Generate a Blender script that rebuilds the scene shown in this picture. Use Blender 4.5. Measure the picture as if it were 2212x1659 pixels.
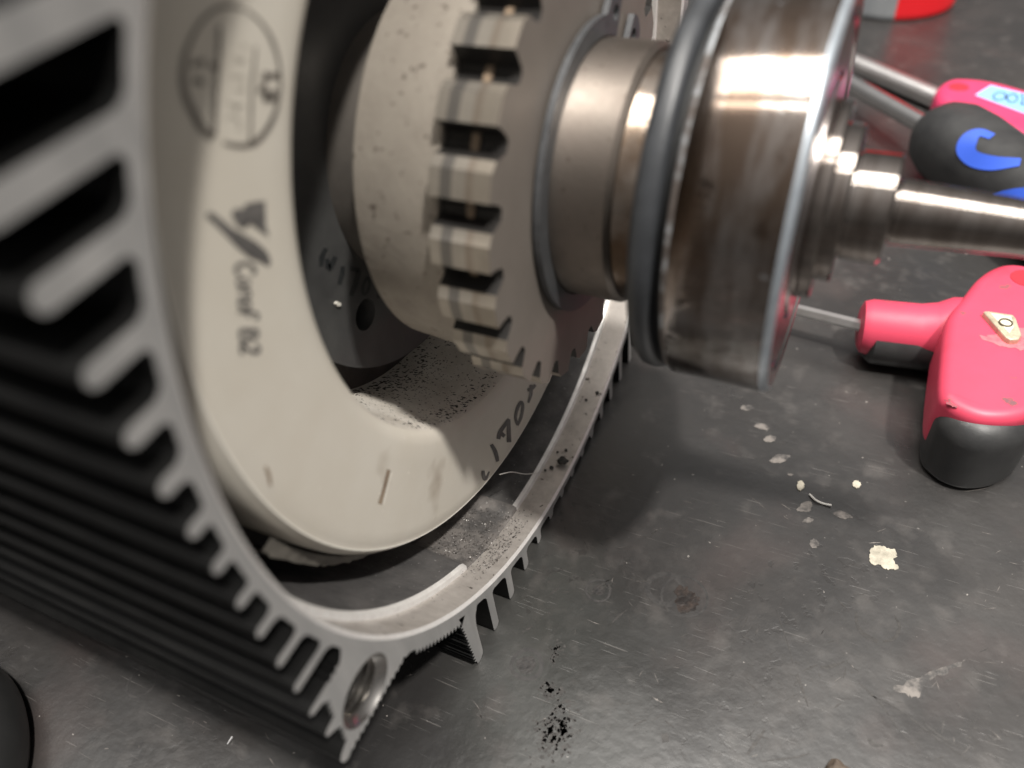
import bpy, bmesh, math, random
from mathutils import Vector, Matrix, noise
from mathutils.geometry import tessellate_polygon

random.seed(7)
scene = bpy.context.scene
for o in list(bpy.data.objects):
    bpy.data.objects.remove(o)
COL = scene.collection
MM = 0.001

# ------------------------------------------------------------------ camera
cam_data = bpy.data.cameras.new("camera")
cam_data.sensor_width = 36.0
cam_data.lens = 1655.64 / 2212 * 36.0
cam_data.clip_start = 0.005
cam_data.clip_end = 50.0
cam_data.dof.use_dof = True
cam_data.dof.focus_distance = 0.158
cam_data.dof.aperture_fstop = 11.0
cam = bpy.data.objects.new("camera", cam_data)
COL.objects.link(cam)
right = Vector((0.90277933, 0.41822072, -0.10040375))
upv = Vector((-0.22805573, 0.6633816, 0.71268186))
fwd = Vector((-0.36466432, 0.6204968, -0.69426483))
rot = Matrix((right, upv, -fwd)).transposed().to_4x4()
cam.matrix_world = Matrix.Translation((0.04918317, -0.10631059, 0.14568805)) @ rot
scene.camera = cam

# ------------------------------------------------------------------ world: a dim workshop, pale ceiling, dark below
world = bpy.data.worlds.new("World")
scene.world = world
world.use_nodes = True
wn = world.node_tree.nodes
wl = world.node_tree.links
wbg = wn["Background"]
tc = wn.new("ShaderNodeTexCoord")
sep = wn.new("ShaderNodeSeparateXYZ")
ramp = wn.new("ShaderNodeValToRGB")
wl.new(tc.outputs["Generated"], sep.inputs[0])
mr = wn.new("ShaderNodeMapRange")
mr.inputs[1].default_value = -1.0
wl.new(sep.outputs["Z"], mr.inputs[0])
wl.new(mr.outputs[0], ramp.inputs[0])
els = ramp.color_ramp.elements
els[0].position = 0.0
els[0].color = (0.04, 0.038, 0.036, 1)
els[1].position = 1.0
els[1].color = (1.25, 1.24, 1.22, 1)
for pos_, val in ((0.5, (0.15, 0.143, 0.137)), (0.70, (0.30, 0.29, 0.28)), (0.86, (0.62, 0.60, 0.585))):
    e = els.new(pos_)
    e.color = (val[0], val[1], val[2], 1)
wl.new(ramp.outputs[0], wbg.inputs[0])
wbg.inputs[1].default_value = 0.82

# ------------------------------------------------------------------ ceiling luminaires
def panel(name, loc, target, sx, sy, watts, col=(1.0, 0.96, 0.9)):
    d = bpy.data.lights.new(name, 'AREA')
    d.shape = 'RECTANGLE'
    d.size = sx
    d.size_y = sy
    d.energy = watts
    d.color = col
    o = bpy.data.objects.new(name, d)
    COL.objects.link(o)
    o.location = loc
    if target is not None:
        o.rotation_euler = (Vector(target) - Vector(loc)).to_track_quat('-Z', 'Y').to_euler()
    return o

panel("ceiling_panel_lamp", (-0.22, 0.09, 1.70), None, 1.50, 0.60, 38.0)
panel("ceiling_tube_lamp", (-0.22, -0.40, 1.70), None, 1.50, 0.045, 5.6)
panel("work_lamp", (0.68, -0.26, 1.68), (0, 0, 0.08), 0.09, 0.09, 43.0)

# ------------------------------------------------------------------ view
scene.view_settings.view_transform = 'Standard'
scene.view_settings.look = 'None'
scene.view_settings.exposure = 0.0
scene.view_settings.gamma = 1.0
scene.view_settings.use_curve_mapping = False
scene.render.resolution_x = 1024
scene.render.resolution_y = 768

# ================================================================== materials
def rgba(c):
    return (c[0], c[1], c[2], 1.0)

def mat(name, c1, c2=None, scale=60.0, detail=6.0, lo=0.35, hi=0.65, rough=0.5, rough2=None, metal=0.0,
        bump=0.0, bscale=800.0, stretch=(1, 1, 1), spec=0.5, speck=None, speck2=None, aniso=0.0, coat=0.0):
    m = bpy.data.materials.new(name)
    m.use_nodes = True
    nt = m.node_tree
    N, L = nt.nodes, nt.links
    p = N["Principled BSDF"]
    p.inputs["Base Color"].default_value = rgba(c1)
    p.inputs["Roughness"].default_value = rough
    p.inputs["Metallic"].default_value = metal
    p.inputs["Specular IOR Level"].default_value = spec
    p.inputs["Coat Weight"].default_value = coat
    t = N.new("ShaderNodeTexCoord")
    mp = N.new("ShaderNodeMapping")
    mp.inputs["Scale"].default_value = stretch
    L.new(t.outputs["Object"], mp.inputs[0])
    vec = mp.outputs[0]
    col = None
    if c2 is not None:
        n = N.new("ShaderNodeTexNoise")
        n.inputs["Scale"].default_value = scale
        n.inputs["Detail"].default_value = detail
        n.inputs["Roughness"].default_value = 0.62
        L.new(vec, n.inputs["Vector"])
        r = N.new("ShaderNodeMapRange")
        r.inputs[1].default_value = lo
        r.inputs[2].default_value = hi
        L.new(n.outputs["Fac"], r.inputs[0])
        mx = N.new("ShaderNodeMix")
        mx.data_type = 'RGBA'
        mx.inputs[6].default_value = rgba(c1)
        mx.inputs[7].default_value = rgba(c2)
        L.new(r.outputs[0], mx.inputs[0])
        col = mx.outputs[2]
        if rough2 is not None:
            rr = N.new("ShaderNodeMapRange")
            rr.inputs[3].default_value = rough
            rr.inputs[4].default_value = rough2
            L.new(r.outputs[0], rr.inputs[0])
            L.new(rr.outputs[0], p.inputs["Roughness"])
    for sp in (speck, speck2):
        if sp is None:
            continue
        scol, sscale, thr, soft = sp[:4]
        n = N.new("ShaderNodeTexNoise")
        n.inputs["Scale"].default_value = sscale
        n.inputs["Detail"].default_value = 3.0
        L.new(t.outputs["Object"], n.inputs["Vector"])
        r = N.new("ShaderNodeMapRange")
        r.inputs[1].default_value = thr
        r.inputs[2].default_value = thr + soft
        L.new(n.outputs["Fac"], r.inputs[0])
        mx = N.new("ShaderNodeMix")
        mx.data_type = 'RGBA'
        mx.inputs[6].default_value = rgba(c1)
        mx.inputs[7].default_value = rgba(scol)
        L.new(r.outputs[0], mx.inputs[0])
        if col is not None:
            L.new(col, mx.inputs[6])
        col = mx.outputs[2]
    if col is not None:
        L.new(col, p.inputs["Base Color"])
    if bump > 0:
        n = N.new("ShaderNodeTexNoise")
        n.inputs["Scale"].default_value = bscale
        n.inputs["Detail"].default_value = 4.0
        L.new(vec, n.inputs["Vector"])
        b = N.new("ShaderNodeBump")
        b.inputs["Strength"].default_value = bump
        b.inputs["Distance"].default_value = 0.0003
        L.new(n.outputs["Fac"], b.inputs["Height"])
        L.new(b.outputs[0], p.inputs["Normal"])
    return m

ALU = mat("cut_aluminium", (0.40, 0.395, 0.39), (0.50, 0.49, 0.48), scale=220, rough=0.38, rough2=0.5, metal=0.55, bump=0.12, bscale=1500, stretch=(1, 1, 0.15))
ALU_LEDGE = mat("machined_aluminium", (0.62, 0.58, 0.545), (0.46, 0.425, 0.395), scale=260, rough=0.28, rough2=0.42, metal=0.6, bump=0.08, bscale=2500, speck=((0.10, 0.085, 0.075), 700, 0.66, 0.05))
ALU_BORE = mat("grimy_bore", (0.115, 0.11, 0.108), (0.06, 0.058, 0.058), scale=140, rough=0.5, rough2=0.65, metal=0.35, bump=0.35, bscale=1400, speck=((0.34, 0.33, 0.32), 1500, 0.70, 0.03))
BLACKPAINT = mat("black_paint", (0.0045, 0.0045, 0.0045), (0.008, 0.008, 0.0078), scale=90, rough=0.36, rough2=0.5, spec=0.12, bump=0.1, bscale=1200, speck=((0.10, 0.095, 0.09), 1600, 0.77, 0.02))
THREAD = mat("cut_thread_metal", (0.62, 0.60, 0.57), (0.45, 0.43, 0.41), scale=300, rough=0.16, rough2=0.26, metal=1.0)
OVERMOLD = mat("cream_potting_resin", (0.60, 0.565, 0.50), (0.555, 0.515, 0.445), scale=42, rough=0.42, rough2=0.52, bump=0.05, bscale=500, spec=0.4, speck=((0.38, 0.33, 0.27), 75, 0.665, 0.14), speck2=((0.68, 0.64, 0.57), 900, 0.72, 0.03))
OVERBORE = mat("dusty_cream_resin", (0.62, 0.585, 0.53), (0.47, 0.43, 0.375), scale=120, rough=0.6, bump=0.3, bscale=1600, speck=((0.05, 0.043, 0.038), 1300, 0.63, 0.04), speck2=((0.72, 0.70, 0.66), 1900, 0.68, 0.03))
CORE = mat("dark_laminations", (0.035, 0.032, 0.03), (0.06, 0.055, 0.05), scale=200, rough=0.5, metal=0.4, bump=0.2)
INK = mat("marker_ink", (0.075, 0.070, 0.068), (0.14, 0.132, 0.125), scale=500, rough=0.5)
INK_FAINT = mat("faint_marker_ink", (0.115, 0.102, 0.09), (0.19, 0.172, 0.15), scale=350, rough=0.5)
INK_BLACK = mat("black_marker_ink", (0.018, 0.02, 0.021), (0.03, 0.032, 0.033), scale=500, rough=0.4)
SCUFF = mat("brown_scuff", (0.30, 0.235, 0.17), (0.20, 0.15, 0.11), scale=600, rough=0.6)
CREAM_EDGE = mat("bare_resin_edge_and_glint", (0.72, 0.69, 0.62), rough=0.5)
PLATE = mat("grey_steel_plate", (0.085, 0.085, 0.085), (0.11, 0.11, 0.108), scale=150, rough=0.45, rough2=0.55, metal=0.45, bump=0.08, bscale=1500)
DRUM = mat("blasted_metal_drum", (0.40, 0.36, 0.31), (0.31, 0.275, 0.235), scale=110, rough=0.48, rough2=0.6, metal=0.35, bump=0.25, bscale=900, speck=((0.15, 0.125, 0.105), 760, 0.64, 0.05))
DISC = mat("disc_face", (0.185, 0.16, 0.14), (0.215, 0.188, 0.165), scale=90, rough=0.55, metal=0.3, bump=0.06, bscale=1500)
GAP_SHADE = mat("slot_shade", (0.012, 0.011, 0.010), (0.018, 0.016, 0.015), scale=300, rough=0.5)  # shade inside the tooth gaps, put into a near-black colour
TAN = mat("tan_spacer", (0.30, 0.22, 0.15), (0.22, 0.16, 0.11), scale=400, rough=0.55)
CLIP = mat("grey_spring_steel", (0.085, 0.088, 0.093), (0.11, 0.113, 0.118), scale=300, rough=0.4, rough2=0.5, metal=0.5, bump=0.08, bscale=2000, speck=((0.03, 0.03, 0.03), 1100, 0.69, 0.03))
HUB = mat("hub_steel", (0.27, 0.235, 0.205), (0.21, 0.18, 0.157), scale=160, rough=0.38, rough2=0.48, metal=1.0, bump=0.08, bscale=1800, speck=((0.15, 0.12, 0.10), 900, 0.66, 0.05))
SEAT = mat("polished_seat", (0.46, 0.39, 0.33), (0.20, 0.135, 0.09), scale=70, lo=0.36, hi=0.56, rough=0.13, rough2=0.25, metal=1.0)
SEAL = mat("blue_grey_rubber", (0.028, 0.030, 0.033), (0.042, 0.045, 0.05), scale=130, rough=0.35, rough2=0.45, spec=0.5, bump=0.06, bscale=1200)
BLACK = mat("black_gap", (0.008, 0.008, 0.008), rough=0.6)
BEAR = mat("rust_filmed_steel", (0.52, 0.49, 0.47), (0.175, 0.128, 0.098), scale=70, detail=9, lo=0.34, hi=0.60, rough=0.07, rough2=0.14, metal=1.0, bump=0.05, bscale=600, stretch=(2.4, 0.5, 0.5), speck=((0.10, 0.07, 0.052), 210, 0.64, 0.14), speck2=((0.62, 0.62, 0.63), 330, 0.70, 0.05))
CRUST = mat("pale_crusted_edge", (0.13, 0.11, 0.10), (0.40, 0.42, 0.44), scale=240, lo=0.47, hi=0.60, rough=0.45, metal=0.35, bump=0.4, bscale=900)
BEAR_EDGE = mat("grey_blue_chamfer", (0.30, 0.335, 0.375), (0.42, 0.455, 0.49), scale=300, rough=0.35, metal=0.6)
BEAR_FACE = mat("bearing_face_steel", (0.36, 0.33, 0.32), (0.24, 0.21, 0.20), scale=200, rough=0.22, metal=1.0)
SHAFT = mat("polished_shaft", (0.32, 0.285, 0.26), (0.19, 0.16, 0.14), scale=160, rough=0.09, rough2=0.16, metal=1.0, bump=0.03, bscale=900, stretch=(3, 0.5, 0.5))
PINK = mat("pink_plastic", (0.60, 0.058, 0.110), (0.54, 0.048, 0.092), scale=60, rough=0.42, rough2=0.5, bump=0.05, bscale=900, speck=((0.26, 0.07, 0.085), 210, 0.70, 0.03), speck2=((0.44, 0.030, 0.060), 55, 0.56, 0.16))
PINK_B = mat("magenta_plastic", (0.60, 0.045, 0.13), (0.54, 0.036, 0.11), scale=60, rough=0.42)
RUBBER = mat("black_rubber", (0.022, 0.022, 0.023), (0.034, 0.034, 0.034), scale=120, rough=0.42, rough2=0.5, bump=0.1, bscale=1300, speck=((0.16, 0.15, 0.14), 900, 0.76, 0.02))
BLUE = mat("blue_plastic", (0.035, 0.10, 0.55), rough=0.42)
STEEL = mat("bright_rod", (0.85, 0.84, 0.83), (0.75, 0.74, 0.73), scale=120, rough=0.14, metal=1.0)
STEEL_D = mat("satin_rod", (0.66, 0.64, 0.63), (0.56, 0.54, 0.53), scale=120, rough=0.36, metal=1.0)
ALU_EDGE = mat("lit_cut_edge", (0.80, 0.79, 0.77), (0.68, 0.66, 0.64), scale=400, rough=0.42, rough2=0.55, metal=0.45)  # light caught by the bore chamfers, put into a brighter aluminium colour
REAR = mat("shaded_hub_steel", (0.17, 0.155, 0.14), (0.21, 0.19, 0.17), scale=120, rough=0.42, metal=0.5, bump=0.1)  # rear hub: shade behind the drum put into a darker steel colour
GRITTY = mat("caked_grit", (0.15, 0.137, 0.128), (0.07, 0.066, 0.064), scale=210, detail=10, lo=0.40, hi=0.60, rough=0.6, bump=0.8, bscale=900, speck=((0.30, 0.285, 0.27), 1300, 0.68, 0.03))
BRASS = mat("worn_gilt_metal", (0.60, 0.54, 0.40), (0.38, 0.33, 0.24), scale=500, rough=0.45, metal=0.35, bump=0.15, bscale=1500)
GLUE = mat("dried_glue", (0.66, 0.17, 0.19), (0.75, 0.10, 0.13), scale=700, rough=0.35)
LABEL = mat("blue_tape", (0.22, 0.45, 0.80), (0.25, 0.48, 0.82), scale=120, rough=0.5)
RED = mat("red_enamel", (0.62, 0.012, 0.018), rough=0.35)
GREY = mat("grey_enamel", (0.17, 0.18, 0.19), (0.22, 0.23, 0.235), scale=80, rough=0.4)
CHIP = mat("dry_white_paint", (0.52, 0.48, 0.39), (0.30, 0.275, 0.22), scale=420, rough=0.7, bump=0.5, bscale=1200)
PALE = mat("pale_stain", (0.175, 0.157, 0.143), (0.04, 0.037, 0.036), scale=320, lo=0.40, hi=0.60, rough=0.6, bump=0.2)
DIRT = mat("dark_scuff", (0.022, 0.020, 0.019), (0.045, 0.041, 0.038), scale=900, rough=0.55, bump=0.3)
CRUMB = mat("dark_crumb", (0.022, 0.020, 0.018), (0.05, 0.045, 0.04), scale=900, rough=0.6, bump=0.5, bscale=1500)
BROWN = mat("brown_crumb", (0.05, 0.036, 0.026), (0.09, 0.066, 0.048), scale=700, rough=0.7, bump=0.6)
PAPER = mat("insulation_paper", (0.14, 0.128, 0.11), (0.09, 0.082, 0.07), scale=300, rough=0.7, bump=0.2)
WHITE_LINE = mat("pale_fibre", (0.55, 0.53, 0.50), rough=0.4)

def tooth_material():
    m = mat("banded_tooth_metal", (0.43, 0.395, 0.35), (0.35, 0.32, 0.28), scale=160, rough=0.28, rough2=0.42, metal=0.75, bump=0.05)
    nt = m.node_tree
    N, L = nt.nodes, nt.links
    p = N["Principled BSDF"]
    src = p.inputs["Base Color"].links[0].from_socket
    t = N.new("ShaderNodeTexCoord")
    s = N.new("ShaderNodeSeparateXYZ")
    L.new(t.outputs["Object"], s.inputs[0])
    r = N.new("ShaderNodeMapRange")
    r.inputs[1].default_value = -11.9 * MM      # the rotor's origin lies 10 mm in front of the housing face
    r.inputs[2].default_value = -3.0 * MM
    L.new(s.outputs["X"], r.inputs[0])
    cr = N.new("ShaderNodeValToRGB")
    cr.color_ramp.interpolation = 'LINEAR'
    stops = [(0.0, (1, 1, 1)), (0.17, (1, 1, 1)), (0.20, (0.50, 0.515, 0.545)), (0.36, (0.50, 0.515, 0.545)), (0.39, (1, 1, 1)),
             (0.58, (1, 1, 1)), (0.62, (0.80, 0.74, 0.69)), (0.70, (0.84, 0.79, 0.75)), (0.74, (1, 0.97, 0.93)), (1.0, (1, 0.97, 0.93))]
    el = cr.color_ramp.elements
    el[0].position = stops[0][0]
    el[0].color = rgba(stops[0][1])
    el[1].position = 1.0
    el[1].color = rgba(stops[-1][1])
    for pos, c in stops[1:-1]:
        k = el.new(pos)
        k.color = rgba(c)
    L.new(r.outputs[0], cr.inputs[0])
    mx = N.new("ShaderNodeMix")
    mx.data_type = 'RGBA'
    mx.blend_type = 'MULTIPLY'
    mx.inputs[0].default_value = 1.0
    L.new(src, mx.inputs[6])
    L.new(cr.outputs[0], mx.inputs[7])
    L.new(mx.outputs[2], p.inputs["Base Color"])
    return m

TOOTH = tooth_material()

def bench_material():
    m = bpy.data.materials.new("worn_bench_mat")
    m.use_nodes = True
    nt = m.node_tree
    N, L = nt.nodes, nt.links
    p = N["Principled BSDF"]
    t = N.new("ShaderNodeTexCoord")
    O = t.outputs["Object"]

    def noise_(scale, detail=5, vec=O, dist=0.0):
        n = N.new("ShaderNodeTexNoise")
        n.inputs["Scale"].default_value = scale
        n.inputs["Detail"].default_value = detail
        n.inputs["Distortion"].default_value = dist
        L.new(vec, n.inputs["Vector"])
        return n.outputs["Fac"]

    def rng(v, a, b, c=0.0, d=1.0):
        r = N.new("ShaderNodeMapRange")
        r.inputs[1].default_value = a
        r.inputs[2].default_value = b
        r.inputs[3].default_value = c
        r.inputs[4].default_value = d
        L.new(v, r.inputs[0])
        return r.outputs[0]

    def math_(op, a, b):
        n = N.new("ShaderNodeMath")
        n.operation = op
        for i, v in enumerate((a, b)):
            if isinstance(v, (int, float)):
                n.inputs[i].default_value = v
            else:
                L.new(v, n.inputs[i])
        return n.outputs[0]

    def mix(f, a, b):
        x = N.new("ShaderNodeMix")
        x.data_type = 'RGBA'
        if isinstance(f, float):
            x.inputs[0].default_value = f
        else:
            L.new(f, x.inputs[0])
        for i, v in ((6, a), (7, b)):
            if isinstance(v, tuple):
                x.inputs[i].default_value = rgba(v)
            else:
                L.new(v, x.inputs[i])
        return x.outputs[2]

    def scratch(angle, scale, stretch, lo):
        mp = N.new("ShaderNodeMapping")
        mp.inputs["Rotation"].default_value = (0, 0, math.radians(angle))
        mp.inputs["Scale"].default_value = (1.0, stretch, 1.0)
        L.new(O, mp.inputs[0])
        f = noise_(scale, 2.0, mp.outputs[0], 0.3)
        a = rng(f, lo, lo + 0.012)
        gate = rng(noise_(scale * 1.7, 2.0), 0.50, 0.60)
        return math_('MULTIPLY', a, gate)

    base = mix(rng(noise_(16, 6), 0.35, 0.65), (0.019, 0.0181, 0.0178), (0.035, 0.0318, 0.0302))
    base = mix(rng(noise_(70, 6), 0.42, 0.70, 0.0, 0.7), base, (0.020, 0.0194, 0.0194))
    smudge = rng(noise_(11, 5, O, 0.6), 0.48, 0.62, 0.0, 0.75)
    base = mix(smudge, base, (0.0175, 0.0168, 0.0168))
    green = rng(noise_(9, 2), 0.58, 0.72, 0.0, 0.5)
    base = mix(green, base, (0.046, 0.050, 0.045))
    # pale haze, fine scratches both ways, white specks, dark pits
    base = mix(rng(noise_(130, 7), 0.58, 0.78, 0.0, 0.5), base, (0.10, 0.092, 0.087))
    haze = math_('MULTIPLY', rng(noise_(240, 8), 0.50, 0.72), rng(noise_(22, 4), 0.46, 0.62))
    base = mix(math_('MULTIPLY', haze, 0.32), base, (0.092, 0.084, 0.079))
    rust = math_('MULTIPLY', rng(noise_(34, 5), 0.56, 0.70), 0.5)
    base = mix(rust, base, (0.058, 0.044, 0.041))
    s = scratch(25, 60, 40, 0.685)
    s2 = scratch(-48, 75, 46, 0.685)
    s3 = scratch(82, 66, 52, 0.71)
    allS = math_('MAXIMUM', math_('MAXIMUM', s, s2), s3)
    base = mix(math_('MULTIPLY', allS, 0.35), base, (0.17, 0.157, 0.148))
    sp = rng(noise_(620, 2), 0.735, 0.76)
    base = mix(math_('MULTIPLY', sp, 0.6), base, (0.34, 0.315, 0.29))
    pits = math_('MULTIPLY', rng(noise_(330, 4), 0.60, 0.64), rng(noise_(26, 3), 0.52, 0.64))
    base = mix(math_('MULTIPLY', pits, 0.8), base, (0.022, 0.020, 0.019))
    L.new(base, p.inputs["Base Color"])
    rgh = rng(noise_(40, 6), 0.34, 0.66, 0.27, 0.43)
    L.new(rgh, p.inputs["Roughness"])
    p.inputs["Specular IOR Level"].default_value = 0.72
    h = math_('ADD', math_('MULTIPLY', noise_(420, 6), 0.6), math_('MULTIPLY', pits, -0.2))
    h = math_('ADD', h, math_('MULTIPLY', allS, -0.3))
    h = math_('ADD', h, math_('MULTIPLY', noise_(60, 3), 0.2))
    b = N.new("ShaderNodeBump")
    b.inputs["Strength"].default_value = 0.22
    b.inputs["Distance"].default_value = 0.0006
    L.new(h, b.inputs["Height"])
    L.new(b.outputs[0], p.inputs["Normal"])
    return m

BENCH = bench_material()

# ================================================================== mesh helpers (all in millimetres, world axes)
def link(name, verts, faces, mats, fmat=None, parent=None, smooth=35.0, loc=None):
    me = bpy.data.meshes.new(name)
    base = Vector((0, 0, 0))
    if parent is not None:
        base = parent_loc(parent)
    if loc is not None:
        base = Vector(loc) * MM
    me.from_pydata([tuple(Vector(v) * MM - base) for v in verts], [], faces)
    for m_ in (mats if isinstance(mats, (list, tuple)) else [mats]):
        me.materials.append(m_)
    if fmat:
        for i, f in enumerate(fmat):
            me.polygons[i].material_index = f
    bm = bmesh.new()
    bm.from_mesh(me)
    bmesh.ops.remove_doubles(bm, verts=bm.verts, dist=1e-7)
    bmesh.ops.recalc_face_normals(bm, faces=bm.faces)
    bm.to_mesh(me)
    bm.free()
    if smooth:
        me.shade_smooth()
        me.set_sharp_from_angle(angle=math.radians(smooth))
    o = bpy.data.objects.new(name, me)
    COL.objects.link(o)
    if parent is not None:
        o.parent = parent
    elif loc is not None:
        o.location = base
    return o

LOCS = {}
def parent_loc(p):
    v = Vector((0, 0, 0))
    while p is not None:
        v = v + p.location
        p = p.parent
    return v

def thing(name, label, cat, loc, group=None):
    o = bpy.data.objects.new(name, None)
    o.empty_display_size = 0.01
    COL.objects.link(o)
    o.location = Vector(loc) * MM
    return tag(o, label, cat, group)

def tag(o, label, cat, group=None):
    o["label"] = label
    o["category"] = cat
    if group:
        o["group"] = group
    return o

def revolve(prof, c=(0.0, 0.0), seg=192, closed=False, pm=None, a0=0.0, a1=360.0):
    """prof: (x, r) pairs; spun about the X direction through (y, z) = c. pm: material per profile span."""
    full = abs(a1 - a0) >= 359.9
    n = seg if full else seg + 1
    V, F, K = [], [], []
    for i in range(n):
        a = math.radians(a0 + (a1 - a0) * i / seg)
        for (x, r) in prof:
            V.append((x, c[0] + r * math.cos(a), c[1] + r * math.sin(a)))
    m = len(prof)
    spans = m if closed else m - 1
    for i in range(seg):
        j = (i + 1) % n
        for k in range(spans):
            k2 = (k + 1) % m
            F.append((i * m + k, j * m + k, j * m + k2, i * m + k2))
            K.append(pm[k] if pm else 0)
    return V, F, K

def prism(outer, holes, x0, x1, mf=0, ms=1, mb=None):
    """YZ polygon (with holes) extruded from x0 (front) to x1."""
    loops = [outer] + list(holes)
    flat = [p for l in loops for p in l]
    tris = tessellate_polygon([[Vector((p[0], p[1], 0)) for p in l] for l in loops])
    n = len(flat)
    V = [(x0, p[0], p[1]) for p in flat] + [(x1, p[0], p[1]) for p in flat]
    F, K = [], []
    for t in tris:
        F.append(tuple(t)); K.append(mf)
        F.append(tuple(i + n for i in reversed(t))); K.append(mf if mb is None else mb)
    s = 0
    for l in loops:
        q = len(l)
        for i in range(q):
            a, b = s + i, s + (i + 1) % q
            F.append((a, b, b + n, a + n)); K.append(ms)
        s += q
    return V, F, K

def zslab(loop, z0, z1, r=0.0, rb=0.0, steps=5):
    """XY outline between z0 and z1 with rounded top (r) and bottom (rb) edges."""
    n = len(loop)
    area = sum(loop[i][0] * loop[(i + 1) % n][1] - loop[(i + 1) % n][0] * loop[i][1] for i in range(n))
    if area < 0:
        loop = loop[::-1]
    nor = []
    for i in range(n):
        a, b = Vector(loop[i - 1]), Vector(loop[(i + 1) % n])
        t = (b - a).normalized()
        nor.append(Vector((t.y, -t.x)))
    rings = []
    if rb > 0:
        for k in range(steps + 1):
            a = math.pi / 2 * k / steps
            rings.append((rb * (1 - math.sin(a)), z0 + rb * (1 - math.cos(a))))
    else:
        rings.append((0, z0))
    if r > 0:
        for k in range(steps + 1):
            a = math.pi / 2 * k / steps
            rings.append((r * (1 - math.cos(a)), z1 - r * (1 - math.sin(a))))
    else:
        rings.append((0, z1))
    V, F = [], []
    for (d, z) in rings:
        for i in range(n):
            q = Vector(loop[i]) - nor[i] * d
            V.append((q.x, q.y, z))
    for k in range(len(rings) - 1):
        for i in range(n):
            j = (i + 1) % n
            F.append((k * n + i, k * n + j, (k + 1) * n + j, (k + 1) * n + i))
    F.append(tuple(reversed(range(n))))
    top = (len(rings) - 1) * n
    F.append(tuple(range(top, top + n)))
    return V, F

def smooth_loop(pts, k=4, closed=True):
    out = []
    n = len(pts)
    for i in range(n if closed else n - 1):
        if closed:
            p0, p1, p2, p3 = pts[i - 1], pts[i], pts[(i + 1) % n], pts[(i + 2) % n]
        else:
            p0, p1, p2, p3 = pts[max(i - 1, 0)], pts[i], pts[i + 1], pts[min(i + 2, n - 1)]
        for s in range(k):
            t = s / k
            out.append(tuple(0.5 * ((2 * b) + (-a + c_) * t + (2 * a - 5 * b + 4 * c_ - d) * t * t + (-a + 3 * b - 3 * c_ + d) * t ** 3)
                             for a, b, c_, d in zip(p0, p1, p2, p3)))
    if not closed:
        out.append(tuple(pts[-1]))
    return out

def tube(path, r, seg=16, caps=True):
    P = [Vector(p) for p in path]
    rs = r if isinstance(r, (list, tuple)) else [r] * len(P)
    V, F = [], []
    up = Vector((0, 0, 1))
    for i, p in enumerate(P):
        t = (P[min(i + 1, len(P) - 1)] - P[max(i - 1, 0)]).normalized()
        a = t.cross(up)
        if a.length < 1e-4:
            a = t.cross(Vector((0, 1, 0)))
        a.normalize()
        b = a.cross(t)
        for k in range(seg):
            w = 2 * math.pi * k / seg
            V.append(tuple(p + (a * math.cos(w) + b * math.sin(w)) * rs[i]))
    for i in range(len(P) - 1):
        for k in range(seg):
            k2 = (k + 1) % seg
            F.append((i * seg + k, i * seg + k2, (i + 1) * seg + k2, (i + 1) * seg + k))
    if caps:
        F.append(tuple(reversed(range(seg))))
        F.append(tuple(range((len(P) - 1) * seg, len(P) * seg)))
    return V, F

def strips(loops, place):
    """Ribbons given as outline loops (there and back): a strip of quads each."""
    V, F = [], []
    for l in loops:
        n = len(l)
        s = len(V)
        V += [place(p) for p in l]
        for i in range(n // 2 - 1):
            F.append((s + i, s + i + 1, s + n - 2 - i, s + n - 1 - i))
    return V, F

def blobs(loops, place):
    V, F = [], []
    for l in loops:
        s = len(V)
        V += [place(p) for p in l]
        for t in tessellate_polygon([[Vector((p[0], p[1], 0)) for p in l]]):
            F.append(tuple(i + s for i in t))
    return V, F

def join(*parts):
    V, F, K = [], [], []
    for i, pt in enumerate(parts):
        s = len(V)
        V += pt[0]
        F += [tuple(j + s for j in f) for f in pt[1]]
        K += (pt[2] if len(pt) > 2 else [0] * len(pt[1]))
    return V, F, K

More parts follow.
